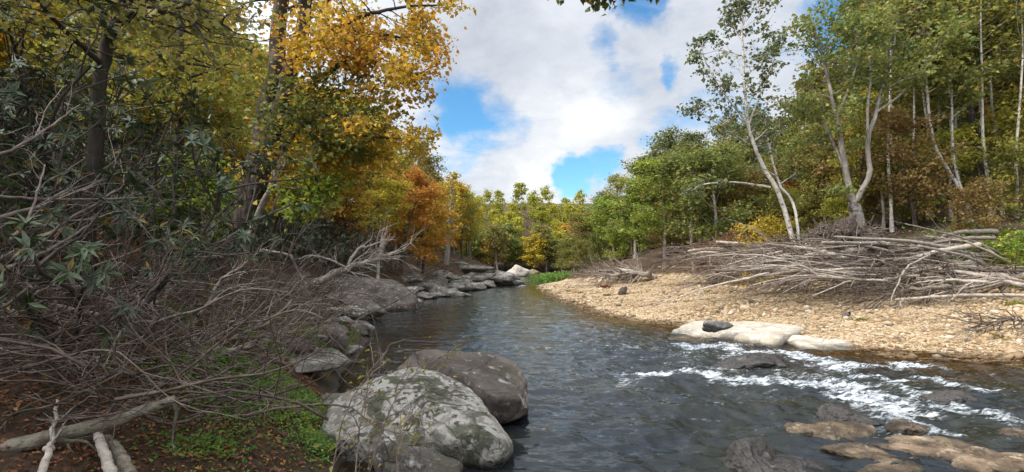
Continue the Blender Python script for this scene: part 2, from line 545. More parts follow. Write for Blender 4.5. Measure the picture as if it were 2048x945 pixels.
def water_mat():
    m, nt = new_mat('river_water')
    k = NT(nt)
    pos = k.n('ShaderNodeNewGeometry').outputs['Position']
    dep = k.n('ShaderNodeAttribute', attribute_name='depth').outputs['Fac']
    fo = k.n('ShaderNodeAttribute', attribute_name='foam').outputs['Fac']
    ra = k.n('ShaderNodeAttribute', attribute_name='rough').outputs['Fac']
    v1 = k.mapping(pos, (.7, 1.7, 1), (0, 0, .2))
    n1 = k.noise(v1, 2.0, 4, .5, .8)
    n2 = k.noise(k.mapping(pos, (.8, 2.4, 1), (0, 0, -.15)), 6, 3, .5, .8)
    h = k.math('ADD', n1, k.math('MULTIPLY', n2, .25))
    nb = k.bump(h, k.math('MULTIPLY_ADD', ra, .35, .1), .12)
    deepc = k.mix(k.smooth(k.noise(pos, .5, 4, .6), .4, .65), (.013, .0165, .02), (.017, .018, .013))
    body = k.n('ShaderNodeMixShader', inp={0: k.smooth(dep, .0, .62),
               1: k.n('ShaderNodeBsdfTransparent', inp={0: (.72, .6, .36, 1)}).outputs[0],
               2: k.n('ShaderNodeBsdfDiffuse', inp={0: deepc}).outputs[0]}).outputs[0]
    fr = k.n('ShaderNodeFresnel', inp={'IOR': 1.34, 'Normal': nb}).outputs[0]
    gl = k.n('ShaderNodeBsdfGlossy', inp={'Color': (.95, .97, 1, 1), 'Roughness': .035, 'Normal': nb}).outputs[0]
    wat = k.n('ShaderNodeMixShader', inp={0: fr, 1: body, 2: gl}).outputs[0]
    # broken water: air in the water, white in threads
    f1 = k.noise(k.mapping(pos, (.9, 3.4, 2), (0, 0, -.22)), 2.6, 8, .7, 1.0)
    f2 = k.noise(k.mapping(pos, (1, 2, 1)), 9, 5, .7, .6)
    th = k.math('ADD', k.math('MULTIPLY', f1, .72), k.math('MULTIPLY', f2, .28))
    msk = k.smooth(k.math('ADD', fo, k.math('MULTIPLY_ADD', th, 4.4, -2.2)), .42, 1.3)
    foam = k.n('ShaderNodeBsdfPrincipled', inp={'Base Color': (.64, .69, .72, 1), 'Roughness': .5, 'Normal': k.bump(th, .9, .12)}).outputs[0]
    k.out(k.n('ShaderNodeMixShader', inp={0: msk, 1: wat, 2: foam}).outputs[0])
    return m


# ------------------------------------------------------------------ sky, sun, camera
SUN_EL, SUN_AZ = R(46), R(-115)        # azimuth from +Y towards +X: the sun stands to the left and a little behind


def build_world():
    w = bpy.data.worlds.new('World')
    scene.world = w
    w.use_nodes = True
    nt = w.node_tree
    nt.nodes.clear()
    k = NT(nt)
    d = k.n('ShaderNodeTexCoord').outputs['Generated']
    sky = k.n('ShaderNodeTexSky', sky_type='NISHITA', sun_disc=False, sun_elevation=SUN_EL, sun_rotation=SUN_AZ % (2 * math.pi),
              air_density=1.0, dust_density=.4, ozone_density=3.0)
    blue = k.n('ShaderNodeHueSaturation', inp={'Saturation': 1.2, 'Value': 1.0, 'Color': sky.outputs[0]}).outputs[0]
    blue = k.mix(1.0, blue, (1.05, 1.3, 1.25), 'MULTIPLY')
    s = k.n('ShaderNodeSeparateXYZ', inp={0: d})
    zz = k.math('MAXIMUM', s.outputs[2], 0.0)
    den = k.math('ADD', zz, .18)
    plane = k.n('ShaderNodeCombineXYZ', inp={0: k.math('DIVIDE', s.outputs[0], den), 1: k.math('DIVIDE', s.outputs[1], den), 2: 0.0}).outputs[0]
    n1 = k.noise(plane, 1.1, 8, .58, .35)
    n2 = k.noise(plane, 4.2, 9, .66, .4)
    n3 = k.noise(k.mapping(d, (1, 1, 2.2)), 5.5, 7, .6, .2)
    base = k.math('ADD', k.math('MULTIPLY', n1, .5), k.math('ADD', k.math('MULTIPLY', n2, .28), k.math('MULTIPLY', n3, .22)))

    wv = k.n('ShaderNodeVectorMath', operation='SUBTRACT', inp={0: k.noise(d, 6.0, 5, .6, out=1), 1: (.5, .5, .5)}).outputs[0]
    dw = k.n('ShaderNodeVectorMath', operation='MULTIPLY_ADD', inp={0: wv, 1: (.22, .22, .12), 2: d}).outputs[0]
    dw = k.n('ShaderNodeVectorMath', operation='NORMALIZE', inp={0: dw}).outputs[0]

    def blob(px, py, rad, amt):
        v = nrm(ray(px, py))
        dt = k.n('ShaderNodeVectorMath', operation='DOT_PRODUCT', inp={0: dw, 1: tuple(v)}).outputs['Value']
        return k.math('MULTIPLY', k.smooth(dt, math.cos(rad), 1.0), amt)

    def total(lst):
        t = None
        for b in lst:
            v = blob(*b)
            t = v if t is None else k.math('ADD', t, v)
        return t
    holes = total([(1275, 15, .07, .22), (1375, 130, .04, .16), (905, 300, .09, .13), (1145, 356, .06, .3), (1215, 345, .05, .25), (1440, 235, .07, .14),
                   (1330, 262, .07, .12), (890, 190, .09, .14), (960, 225, .09, .13), (1185, 95, .045, .12), (1720, 0, .1, .2),
                   (1090, 350, .04, .12)])
    cov = k.math('SUBTRACT', k.math('ADD', base, .165), holes)
    mask = k.smooth(cov, .4, .64)
    gray = total([(1010, 165, .17, .4), (940, 60, .14, .2), (1310, 215, .1, .2), (1450, 70, .2, .2), (1230, 120, .12, .15), (960, 360, .08, .15)])
    white = total([(1120, 255, .13, .45), (1080, 385, .09, .5), (1000, 290, .12, .3), (1010, 60, .06, .2), (1180, 210, .08, .3)])
    sh = k.math('ADD', k.math('MULTIPLY_ADD', n2, 1.3, -.42), k.math('SUBTRACT', white, gray))
    sh = k.math('ADD', sh, k.math('MULTIPLY_ADD', n3, .8, -.3))
    cc = k.ramp(k.math('ADD', k.math('MULTIPLY', sh, .55), .2), [(0, (3.3, 3.6, 4.1)), (.4, (4.7, 4.95, 5.4)), (.7, (5.9, 6.05, 6.25)), (1, (6.4, 6.42, 6.45))])
    # unseen cloud round the sun, brightened behind the viewer's left to add fill light
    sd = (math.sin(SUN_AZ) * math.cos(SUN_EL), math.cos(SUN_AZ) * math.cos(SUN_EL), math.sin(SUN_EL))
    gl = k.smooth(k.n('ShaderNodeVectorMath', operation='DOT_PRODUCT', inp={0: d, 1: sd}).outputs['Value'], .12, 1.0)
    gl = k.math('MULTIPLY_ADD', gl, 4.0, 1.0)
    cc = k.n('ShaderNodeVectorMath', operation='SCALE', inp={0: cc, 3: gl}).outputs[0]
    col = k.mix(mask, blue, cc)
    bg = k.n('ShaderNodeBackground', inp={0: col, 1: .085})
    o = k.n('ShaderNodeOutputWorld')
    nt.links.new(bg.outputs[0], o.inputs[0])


build_world()
sun_d = bpy.data.lights.new('sun', 'SUN')
sun_d.energy = 2.0
sun_d.angle = R(3.0)
sun_d.color = (1, .93, .82)
sun = bpy.data.objects.new('sun', sun_d)
COL.objects.link(sun)
sv = Vector((math.sin(SUN_AZ) * math.cos(SUN_EL), math.cos(SUN_AZ) * math.cos(SUN_EL), math.sin(SUN_EL)))
sun.rotation_euler = sv.to_track_quat('Z', 'Y').to_euler()
sun.location = (-40, -20, 60)

cd = bpy.data.cameras.new('camera')
cd.sensor_width = 36
cd.lens = 18.0
cd.clip_end = 3000
cd.clip_start = .05
cam = bpy.data.objects.new('camera', cd)
COL.objects.link(cam)
cam.location = CAM
cam.rotation_euler = (math.pi / 2 + PITCH, 0, 0)
scene.camera = cam
scene.view_settings.view_transform = 'Standard'
scene.view_settings.look = 'None'
scene.view_settings.exposure = 1.0
scene.cycles.use_denoising = True
scene.cycles.max_bounces = 9
scene.cycles.diffuse_bounces = 6
scene.cycles.glossy_bounces = 2
scene.cycles.transmission_bounces = 3
scene.cycles.transparent_max_bounces = 6


# ------------------------------------------------------------------ ground sheet
def grid_mesh(X, Y, Z, name, mat, attrs):
    ny, nx = X.shape
    me = bpy.data.meshes.new(name)
    V = np.stack([X, Y, Z], -1).reshape(-1, 3).astype(np.float32)
    i = np.arange(ny - 1)[:, None] * nx + np.arange(nx - 1)[None]
    f = np.stack([i, i + 1, i + nx + 1, i + nx], -1).reshape(-1, 4).astype(np.int32)
    me.vertices.add(len(V))
    me.vertices.foreach_set('co', V.ravel())
    me.loops.add(f.size)
    me.loops.foreach_set('vertex_index', f.ravel())
    me.polygons.add(len(f))
    me.polygons.foreach_set('loop_start', np.arange(0, f.size, 4, dtype=np.int32))
    me.polygons.foreach_set('loop_total', np.full(len(f), 4, np.int32))
    me.polygons.foreach_set('use_smooth', np.full(len(f), True))
    for nm, a in attrs.items():
        t = me.attributes.new(nm, 'FLOAT', 'POINT')
        t.data.foreach_set('value', np.asarray(a, np.float32).ravel())
    me.update(calc_edges=True)
    me.materials.append(mat)
    return me


u = np.linspace(-1, 1, 440)
gx = 440 * np.sinh(4.8 * u) / math.sinh(4.8)
v = np.linspace(-.42, 1, 480)
gy = 8 + 440 * np.sinh(4.4 * v) / math.sinh(4.4)
GX, GY = np.meshgrid(gx, gy)
GZ, dl, dr, db, df = land(GX, GY)
gravel = sstep(-.6, .1, dr) * (1 - sstep(-.8, 1.2, db)) + (np.maximum(np.maximum(dl, dr), df) < 0) * (dl < -2.5) * 1.0 + (df > 0) * (df < 3) * 1.0
ground = link('ground', grid_mesh(GX, GY, GZ, 'ground', ground_mat(), {'gravel': np.clip(gravel, 0, 1)}))
tag(ground, kind='structure')

# ------------------------------------------------------------------ river
FOAM = [  # (pixel polyline on the water plane, half width m, strength)
    ([(1375, 690), (1450, 697), (1505, 712)], .5, .9), ([(1500, 708), (1470, 740)], .35, .85),
    ([(1310, 748), (1400, 752), (1500, 762), (1590, 768)], .28, .95), ([(1200, 697), (1290, 690)], .25, .55),
    ([(1225, 765), (1275, 745)], .2, .7), ([(1560, 702), (1650, 728)], .3, .9), ([(1640, 748), (1700, 752)], .25, .6),
    ([(1690, 738), (1760, 730), (1850, 732)], .28, .95), ([(1590, 768), (1690, 780), (1760, 815), (1800, 845)], .42, 1.0),
    ([(1640, 772), (1780, 775), (1850, 800)], .25, .75), ([(1700, 757), (1850, 762), (1960, 785)], .2, .8),
    ([(1850, 797), (1930, 820), (2010, 852)], .2, .9), ([(1420, 700), (1360, 720)], .25, .5), ([(1740, 800), (1850, 830)], .3, .85),
    ([(1100, 690), (1140, 694)], .15, .3), ([(1330, 730), (1440, 735)], .2, .55), ([(1560, 745), (1650, 765)], .3, .6)]


def seg_dist(x, y, a, b):
    ex, ey = b[0] - a[0], b[1] - a[1]
    t = np.clip(((x - a[0]) * ex + (y - a[1]) * ey) / (ex * ex + ey * ey + 1e-9), 0, 1)
    return np.hypot(x - a[0] - t * ex, y - a[1] - t * ey)


def river():
    ys = [-8.0]
    while ys[-1] < 176:
        ys.append(ys[-1] + max(.035, .0068 * abs(ys[-1])) * (1 if ys[-1] > 2.5 else 6))
    ys = np.array(ys)
    xl = np.interp(ys, LEFT[:18, 1], LEFT[:18, 0]) - 1.6
    xr = np.interp(ys, RIGHT[:15, 1], RIGHT[:15, 0]) + 1.6
    xr = np.minimum(np.where(ys > 104, 260, xr), 260)
    s = np.linspace(0, 1, 430)
    pw = np.where(xr - xl > 30, 1 + np.clip((xr - xl) / 80, 0, 2), 1)
    X = xl[:, None] + (xr - xl)[:, None] * s[None] ** pw[:, None]
    Y = np.broadcast_to(ys[:, None], X.shape)
    bed, dl, dr, db, df = land(X, Y)
    foam = np.zeros(X.shape)
    for pts, hw, st in FOAM:
        W = [at_z(*p) for p in pts]
        WX, WY = X + .3 * fbm(X * 1.1, Y * 1.1, 1.4, 4), Y + .4 * fbm(X * 1.1, Y * 1.1, 7.4, 4)
        for a, b in zip(W[:-1], W[1:]):
            wd = hw * np.clip(.9 + .8 * fbm(X * 1.3, Y * 1.3, 4.4, 3), .25, 1.9)
            foam = np.maximum(foam, .92 * st * np.exp(-(seg_dist(WX, WY, a, b) / wd / 1.75) ** 2))
    zone = sstep(8, 10, Y) * (1 - sstep(17, 19, Y)) * sstep(1.5, 4.5, X) * sstep(.5, 2, -dr)
    foam = np.maximum(foam, zone * np.clip(.12 + .22 * fbm(X * .8, Y * 1.2, 6.6, 3), 0, .35))
    near = sstep(5, 8, Y) * (1 - sstep(19, 26, Y)) * sstep(-.5, 4, X)         # where the bed makes the river quick
    quiet = sstep(0, 2.5, -dr) * .8 + .2
    quiet = np.where(Y > 14, quiet, 1) * (.35 + .65 * sstep(0, 2.5, -dl)) * (1 - .55 * sstep(70, 130, Y))
    h = .05 * fbm(X * .75 + .3 * Y, Y * 1.25, 9.1, 3) + .03 * (1 - np.abs(fbm(X * 1.5, Y * 2.3 + .6 * X, 2.2, 3)) * 2) + .017 * fbm(X * 2.6, Y * 4.6, 5.5, 2) * np.clip(1.2 - Y / 40, .2, 1)
    h = h * quiet * (.75 + .8 * near) * (1 - .3 * sstep(10, 20, Y))
    h += near * .1 * fbm(X * .6 - .4 * Y, Y * .9 + .2 * X, .7, 2)
    h += foam * (.02 + .1 * np.abs(fbm(X * 5, Y * 7, 8.8, 4)))
    h -= .02
    me = grid_mesh(X, Y, h, 'river', water_mat(), {'depth': np.clip(h - bed, 0, 2), 'foam': np.clip(foam, 0, 1), 'rough': np.clip(quiet * (.35 + .5 * near), 0, 1)})
    o = link('river', me)
    tag(o, kind='structure')


river()


# ------------------------------------------------------------------ rocks
def ico(sub):
    bm = bmesh.new()
    bmesh.ops.create_icosphere(bm, subdivisions=sub, radius=1)
    V = np.array([v.co[:] for v in bm.verts])
    T = np.array([[v.index for v in f.verts] for f in bm.faces])
    bm.free()
    return V, T


_ico = {s: ico(s) for s in (1, 2, 3, 4, 5, 6)}


def rock_geo(seed, size, sub=5, cuts=16, rough=.09, sharp=14.0, flat=0.0, rot=0.0, pts=None, strata=0.0):
    """boulder: a sphere pressed against random planes (or against the hull of given points), weathered with noise"""
    rg = np.random.default_rng(seed)
    U, T = _ico[sub]
    if pts is None:
        n = nrm(rg.normal(size=(cuts, 3)))
        dd = rg.uniform(.62, 1.0, cuts)
        if flat:
            n = np.vstack([n, nrm(np.array([[.1, .1, 1], [-.15, .05, 1]]))])
            dd = np.append(dd, [flat, flat])
        c = np.zeros(3)
    else:
        pts = np.asarray(pts, float)
        c = pts.mean(0)
        bm = bmesh.new()
        for p in pts:
            bm.verts.new(p - c)
        r = bmesh.ops.convex_hull(bm, input=bm.verts)
        bm.normal_update()
        n = np.array([f.normal[:] for f in bm.faces])
        dd = np.array([f.normal.dot(f.verts[0].co) for f in bm.faces])
        sg = np.sign(dd)
        n, dd = n * sg[:, None], np.abs(dd)
        bm.free()
    q = np.maximum(U @ n.T / dd[None], 1e-3)
    inv = (q ** sharp).sum(1) ** (1 / sharp)
    if pts is None:
        rad = 1 / np.maximum(inv, .75)
    else:
        rad = 1 / inv
    V = U * rad[:, None]
    sc = 1.0 if pts is None else float(np.ptp(pts, axis=0).max()) / 2
    Sz = np.asarray(size, float)
    V = V * Sz
    o = rg.uniform(0, 50, 3)
    k = 1.1 / (Sz.mean() if pts is None else sc * .8)
    mag = (Sz.mean() if pts is None else sc * .8)
    D = fbm(V[:, 0] * k + o[0], V[:, 1] * k + o[1], V[:, 2] * k + o[2], 6)
    D3 = fbm(V[:, 0] * k * 5 + o[2], V[:, 1] * k * 5, V[:, 2] * k * 7 + o[0], 4) if sub >= 5 else 0
    D2 = np.abs(fbm(V[:, 0] * k * 2.3 + o[1], V[:, 1] * k * 2.3, V[:, 2] * k * 2.3 + o[2], 4))
    V = V + nrm(V) * ((D * rough - D2 * rough * .8 + D3 * np.maximum(rough, .09) * .16) * mag)[:, None]
    if strata:
        zt = V[:, 2] + .25 * V[:, 0]
        V[:, :2] *= (1 + strata * pn(zt / mag * 7, 0 * zt, o[0]))[:, None]
    if rot:
        cr, sr = math.cos(rot), math.sin(rot)
        V = V @ np.array([[cr, sr, 0], [-sr, cr, 0], [0, 0, 1]])
    return V, T, c


def rock(name, label, seed, loc, size, mat, group=None, parent=None, cat='rock', bury=.35, lift=None, **kw):
    V, T, c = rock_geo(seed, size, **kw)
    g = Geo()
    zmin = V[:, 2].min()
    g.raw(V, T, np.full(len(T), .5), np.full(len(T), .5))
    o = link(name, g.mesh(name, M[mat]))
    x, y = loc[0], loc[1]
    if len(loc) > 2:
        o.location = loc
    else:
        z = max(hz(x, y), -.25)
        o.location = (x, y, z - zmin * (1 - 2 * bury) if lift is None else z + lift)
    tag(o, label, cat, group)
    return o


# big lichen boulder beside the viewer
root = empty('boulder', (-1.3, 7.4, 0), 0, 1, 'big grey boulder with pale lichen patches at the water edge', 'boulder')
O = np.array([-1.3, 7.4, 0])
front = [at(638, 842, 7.6), at(655, 800, 7.8), at(745, 758, 8.1), at(830, 732, 8.5), at(890, 748, 8.3), at(945, 778, 7.9), at(990, 830, 7.3), at(1028, 885, 6.75),
         at(1015, 915, 6.6), at(985, 870, 6.45), at(980, 930, 6.5), at(860, 900, 6.55), at(770, 885, 6.7), at(680, 880, 6.9), at(640, 860, 7.3),
         (-2.9, 8.1, -.3), (-2.2, 6.9, -.3), (-.2, 6.8, -.25), (.0, 7.4, -.3), (-1.4, 9.0, -.3), at(850, 790, 7.2)]
V, T, c = rock_geo(3, (1, 1, 1), sub=6, rough=.04, sharp=140, pts=front)
g = Geo()
g.raw(V + c - O, T, np.full(len(T), .5), np.full(len(T), .5))
link('rock_face', g.mesh('rock_face', M['rock_lichen']), root)
back = [at(790, 738, 9.2), at(835, 702, 9.2), at(870, 697, 9.6), at(985, 705, 9.7), at(1035, 722, 9.5), at(1052, 760, 8.9), at(1058, 818, 8.3), at(1000, 800, 7.9), at(940, 760, 8.3), at(1040, 800, 8.1),
        (-.6, 8.2, -.1), (.1, 8.3, .12), (.25, 9.2, -.1), (-1.2, 10.0, -.2), (0.0, 10.0, -.2)]
V, T, c = rock_geo(5, (1, 1, 1), sub=6, rough=.045, sharp=140, pts=back, strata=.015)
g = Geo()
g.raw(V + c - O, T, np.full(len(T), .5), np.full(len(T), .5))
o = link('rock_block', g.mesh('rock_block', M['rock_dark']), root)
o['label'] = 'darker brown cracked upper block'

rock('rock', 'low mottled rock lying in front of the big lichen boulder', 11, (*(at(835, 880, 5.7)[:2]), .22), (.55, .42, .36), 'rock_bank', sub=5)
rock('rock', 'thin dark rock shelf at the water left of the big boulder', 12, (*(at(650, 800, 8.2)[:2]), .02), (.75, .65, .2), 'rock_tan', sub=5, flat=.6, strata=.05)
rock('rock', 'flat brown shelf rock under green weeds left of the big boulder', 13, (*(at(655, 768, 9.3)[:2]), .1), (.8, .6, .2), 'rock_bank', sub=5, flat=.5, strata=.05)
rock('rock', 'flat grey ledge rock among the bank weeds above the shelf rocks', 14, (*(at(600, 722, 10.6)[:2]), .55), (.7, .6, .22), 'rock_grey', sub=4, flat=.5)

# left shore
p = on_ground(690, 640)
rock('rock', 'overhanging pale topped rock with a dark hollow beneath, left shore', 21, (-7.3, 23.0, .5), (1.35, 1.0, .5), 'rock_lichen', sub=5, flat=.55, rough=.12)
rock('rock', 'small pale rock behind the overhanging rock on the left shore', 22, (-7.4, 26.0, .5), (.9, .7, .45), 'rock_bank', sub=4)
ledge = [at(620, 602, 31), at(650, 560, 33), at(720, 555, 34), at(770, 563, 34), at(830, 583, 33), at(842, 605, 31.5), at(760, 616, 29.5), at(690, 612, 29), at(640, 615, 29),
         at(660, 548, 37), at(790, 560, 38), (-12.5, 30, -.4), (-6.0, 32, -.4), (-6.4, 36, -.4), (-12, 38, 0)]
ledge += [(q[0], q[1], -.5) for q in ledge[3:9]]
V, T, c = rock_geo(23, (1, 1, 1), sub=6, rough=.07, sharp=40, pts=ledge, strata=.02)
g = Geo()
g.raw(V, T, np.full(len(T), .5), np.full(len(T), .5))
o = link('boulder', g.mesh('boulder', M['rock_dark']))
o.location = c
tag(o, 'long dark rounded boulder below the fallen bleached tree, left shore', 'boulder')
shore = [  # px, py of the base, size, material, label
    (850, 597, (1.1, .9, .55), 'rock_grey', 'light rock touching the right end of the long dark boulder'),
    (885, 592, (2.1, 1.2, .75), 'rock_grey', 'slanting light slab at the water past the long dark boulder'),
    (868, 575, (1.6, 1.0, .7), 'rock_bank', 'brown rock on the bank above the slanting light slab'),
    (925, 580, (2.6, 1.4, .7), 'rock_grey', 'low light slab between the slanting slab and the outcrop'),
    (905, 566, (1.9, 1.3, .8), 'rock_bank', 'rounded brown rock up the bank behind the low light slab'),
    (960, 572, (2.4, 1.4, .55), 'rock_grey', 'flat rock at the foot of the outcrop near water level'),
    (985, 560, (3.2, 1.9, .9), 'rock_grey', 'high sloping grey outcrop at the river narrows'),
    (1002, 569, (1.6, 1.3, .95), 'rock_bank', 'rounded grey boulder standing at the tip of the outcrop'),
    (1030, 570, (2.0, 1.4, .7), 'rock_grey', 'low rock at the river side of the rounded outcrop boulder'),
    (1043, 574, (.9, .6, .32), 'rock_grey', 'small rock in the water off the tip of the outcrop'),
    (945, 548, (3.6, 2.2, 1.1), 'rock_bank', 'long leaning rock high on the bank left of the outcrop'),
    (815, 566, (1.5, 1.1, .6), 'rock_bank', 'mossy rock above the long dark boulder'),
    (940, 563, (1.4, 1.0, .6), 'rock_bank', 'middling brown rock between two slabs above the shore'),
    (880, 556, (1.3, 1.0, .7), 'rock_bank', 'brown rock half hidden in brush up the left bank'),
]
for i, (px, py, sz, mt, lb) in enumerate(shore):
    P = on_ground(px, py)
    rock('rock', lb, 30 + i, (P[0], P[1]), sz, mt, 'rocks along the left shore', sub=5, rot=.5 * (i % 5) - .8, strata=.05, rough=.12, bury=.4, cuts=10, sharp=40)
rgk = np.random.default_rng(96)
for i in range(16):
    yy = 10.5 + 13 * (i + rgk.random()) / 16
    xx = np.interp(yy, LEFT[:12, 1], LEFT[:12, 0]) - rgk.uniform(-.15, 1.1)
    sz = rgk.uniform(.16, .42)
    rock('rock', '%s dark bank stone counted upstream from the big lichen boulder' % ordinal(i + 1), 760 + i, (xx, yy), (sz * rgk.uniform(1.1, 1.8), sz, sz * rgk.uniform(.4, .7)), ['rock_bank', 'rock_dark', 'rock_grey'][i % 3], 'stones on the near left bank', sub=4, rot=rgk.uniform(-.6, 1.2), strata=.05, rough=.14, bury=.3, cuts=9, sharp=40)
rgk = np.random.default_rng(95)
for i in range(26):
    yy = 27 + 50 * (i + rgk.random()) / 26
    xx = np.interp(yy, LEFT[:12, 1], LEFT[:12, 0]) - rgk.uniform(-.5, 2.2)
    sz = rgk.uniform(.35, .95) * (.8 + yy / 90)
    rock('rock', '%s light ledge stone from the near end of the left shore rocks' % ordinal(i + 1), 700 + i, (xx, yy), (sz * rgk.uniform(1.1, 1.7), sz, sz * rgk.uniform(.35, .6)), ['rock_grey', 'rock_bank', 'rock_grey'][i % 3], 'ledge stones along the left shore', sub=4, rot=rgk.uniform(-.6, 1.2), strata=.05, rough=.12, bury=.38, cuts=10, sharp=40, flat=.7)
rock('rock', 'pale rock standing alone on the far bank', 60, (*at(1040, 548, 158)[:2], 1.4), (3.8, 2.4, 2.2), 'rock_pale', sub=4, rough=.14)
rock('rock', 'smaller tan rock right of the pale rock on the far bank', 61, (*at(1064, 551, 160)[:2], .6), (3.2, 2.4, 1.8), 'rock_tan', sub=4)

# pale slab on the gravel bar
slab = [at_z(1335, 668, .03), at_z(1350, 655, .2), at_z(1385, 643, .34), at_z(1500, 641, .38), at_z(1600, 650, .36), at_z(1625, 655, .3), at_z(1570, 672, .38), at_z(1480, 683, .06),
        at_z(1400, 677, .06), at_z(1345, 672, 0), at_z(1480, 688, -.2), at_z(1340, 674, -.3), at_z(1620, 660, -.3), at_z(1390, 640, -.3)]
slab += [(q[0], q[1], -.45) for q in slab[:7]]
V, T, c = rock_geo(71, (1, 1, 1), sub=6, rough=.085, sharp=30, pts=slab)
g = Geo()
g.raw(V, T, np.full(len(T), .5), np.full(len(T), .5))
o = link('rock', g.mesh('rock', M['rock_pale']))
o.location = c
tag(o, 'large smooth pale slab at the edge of the gravel bar', 'rock')
shelf = [at_z(1325, 676, .02), at_z(1350, 668, .14), at_z(1420, 670, .17), at_z(1500, 676, .15), at_z(1530, 686, .05), at_z(1440, 694, -.02), at_z(1360, 686, -.03), at_z(1325, 680, -.3), at_z(1530, 690, -.3), at_z(1420, 660, -.3)]
shelf += [(q[0], q[1], -.45) for q in shelf[:7]]
V, T, c = rock_geo(74, (1, 1, 1), sub=5, rough=.07, sharp=30, pts=shelf, strata=.03)
g = Geo()
g.raw(V, T, np.full(len(T), .5), np.full(len(T), .5))
o = link('rock', g.mesh('rock', M['rock_tan']))
o.location = c
tag(o, 'brownish layered shelf along the water side of the large pale slab', 'rock')
slab2 = [at_z(1555, 672, .15), at_z(1580, 668, .28), at_z(1690, 678, .24), at_z(1722, 690, .1), at_z(1700, 702, .02), at_z(1600, 694, .05), at_z(1555, 682, .05), at_z(1560, 690, -.3), at_z(1720, 700, -.3), at_z(1650, 668, -.3)]
slab2 += [(q[0], q[1], -.45) for q in slab2[:7]]
V, T, c = rock_geo(72, (1, 1, 1), sub=5, rough=.08, sharp=30, pts=slab2)
g = Geo()
g.raw(V, T, np.full(len(T), .5), np.full(len(T), .5))
o = link('rock', g.mesh('rock', M['rock_pale']))
o.location = c
tag(o, 'lower pale ledge right of the large smooth slab', 'rock')
P = at_z(1427, 655, .5)
rock('rock', 'dark slaty stone resting on the large pale slab', 73, (P[0], P[1], .52), (.6, .4, .2), 'rock_drift', sub=4, rough=.1, strata=.06, rot=.2)
P = at_z(1400, 664, .3)
# rocks in the rapids
for px, py, z, sz, mt, lb, sd in [
    (1500, 728, .02, (.95, .7, .36), 'rock_wet', 'dark wet hump rock parting the rapids below the pale slab', 80),
    (1900, 800, .0, (1.0, .4, .2), 'rock_wet', 'low wet rock with water spilling past it at the right', 82),
    (1500, 925, -.02, (.48, .4, .28), 'rock_wet', 'black pitted rock in the foreground shallows', 83),
    (1680, 868, -.05, (.6, .5, .24), 'rock_tan', 'tan half drowned rock in the middle of the shallows', 84),
    (1690, 835, -.04, (.5, .4, .2), 'rock_wet', 'dark drowned stone behind the tan half drowned rock', 85),
    (1880, 905, -.02, (.85, .6, .2), 'rock_tan', 'broad flat tan rock in the near right corner', 86),
    (1985, 930, .0, (.6, .42, .22), 'rock_tan', 'tan rock at the lower right corner of the picture', 89),
    (1790, 935, -.04, (.55, .42, .18), 'rock_tan', 'tan rock in front of the broad flat tan rock', 90),
    (2030, 868, -.04, (.42, .3, .16), 'rock_tan', 'tan rock at the right edge behind the corner rocks', 91),
    (1720, 905, -.04, (.4, .3, .16), 'rock_tan', 'small drowned tan rock left of the broad flat one', 92),
    (1610, 868, -.02, (.42, .36, .2), 'rock_tan', 'tan rock with a wet foot left of the half drowned one', 93),
    (1590, 935, -.08, (.6, .45, .22), 'rock_wet', 'dark wet rock between the black pitted rock and the tan rocks', 88),
    (1820, 858, .0, (.45, .35, .14), 'rock_tan', 'small tan rock behind the broad flat tan rock', 87)]:
    P = at_z(px, py, max(z, 0))
    rock('rock', lb, sd, (P[0], P[1], z), sz, mt, 'rocks in the rapids', sub=6, flat=.7 if mt == 'rock_tan' else 0, rough=.13, strata=.03, rot=.3)


# ------------------------------------------------------------------ gravel (pebbles of the bar, beyond counting)
def pebbles():
    rg = np.random.default_rng(5)
    N = 420000
    y = 12 + 60 * rg.random(N) ** 2.2
    x = 3 + rg.random(N) * 42
    z, dl, dr, db, df = land(x, y)
    patch = fbm(x * .25, y * .4, 8.2, 3)
    k = (rg.random(N) < np.clip(.75 + .9 * patch, .12, 1)) & (dr > -.9) & (db < .8) & (x < 1.12 * y + 1) & (rg.random(N) < np.clip(1.1 - y / 60, .1, 1))
    x, y, z = x[k][:85000], y[k][:85000], z[k][:85000]
    n = len(x)
    U, T = _ico[1]
    s = np.clip(rg.lognormal(-3.48, .55, n), .014, .15) * (.7 + y / 75) * np.clip(1 + .75 * fbm(x * .3, y * .5, 2.2, 3), .55, 1.9)
    s = np.where(rg.random(n) < .03, np.minimum(s * 2.3, .2), s)
    ax = np.stack([s * rg.uniform(.8, 1.4, n), s * rg.uniform(.7, 1.1, n), s * rg.uniform(.35, .7, n)], 1)
    a = rg.uniform(0, 6.28, n)
    V = U[None] * ax[:, None] * rg.uniform(.82, 1.15, (n, len(U), 1))
    c, s_ = np.cos(a)[:, None], np.sin(a)[:, None]
    tilt = rg.normal(0, .22, (n, 1))
    X, Y, Z = V[..., 0] * c - V[..., 1] * s_, V[..., 0] * s_ + V[..., 1] * c, V[..., 2]
    Z = Z + tilt * X
    V = np.stack([X + x[:, None], Y + y[:, None], Z + (z + ax[:, 2] * .45)[:, None]], -1).reshape(-1, 3)
    F_ = (T[None] + (np.arange(n) * len(U))[:, None, None]).reshape(-1, 3)
    g = Geo()
    g.raw(V, F_, np.repeat(rg.random(n), len(T)), np.repeat(rg.random(n), len(T)))
    o = link('gravel', g.mesh('gravel', pebble_mat(), smooth=True))
    tag(o, 'tan and ochre river pebbles covering the gravel bar', 'gravel', kind='stuff')


pebbles()


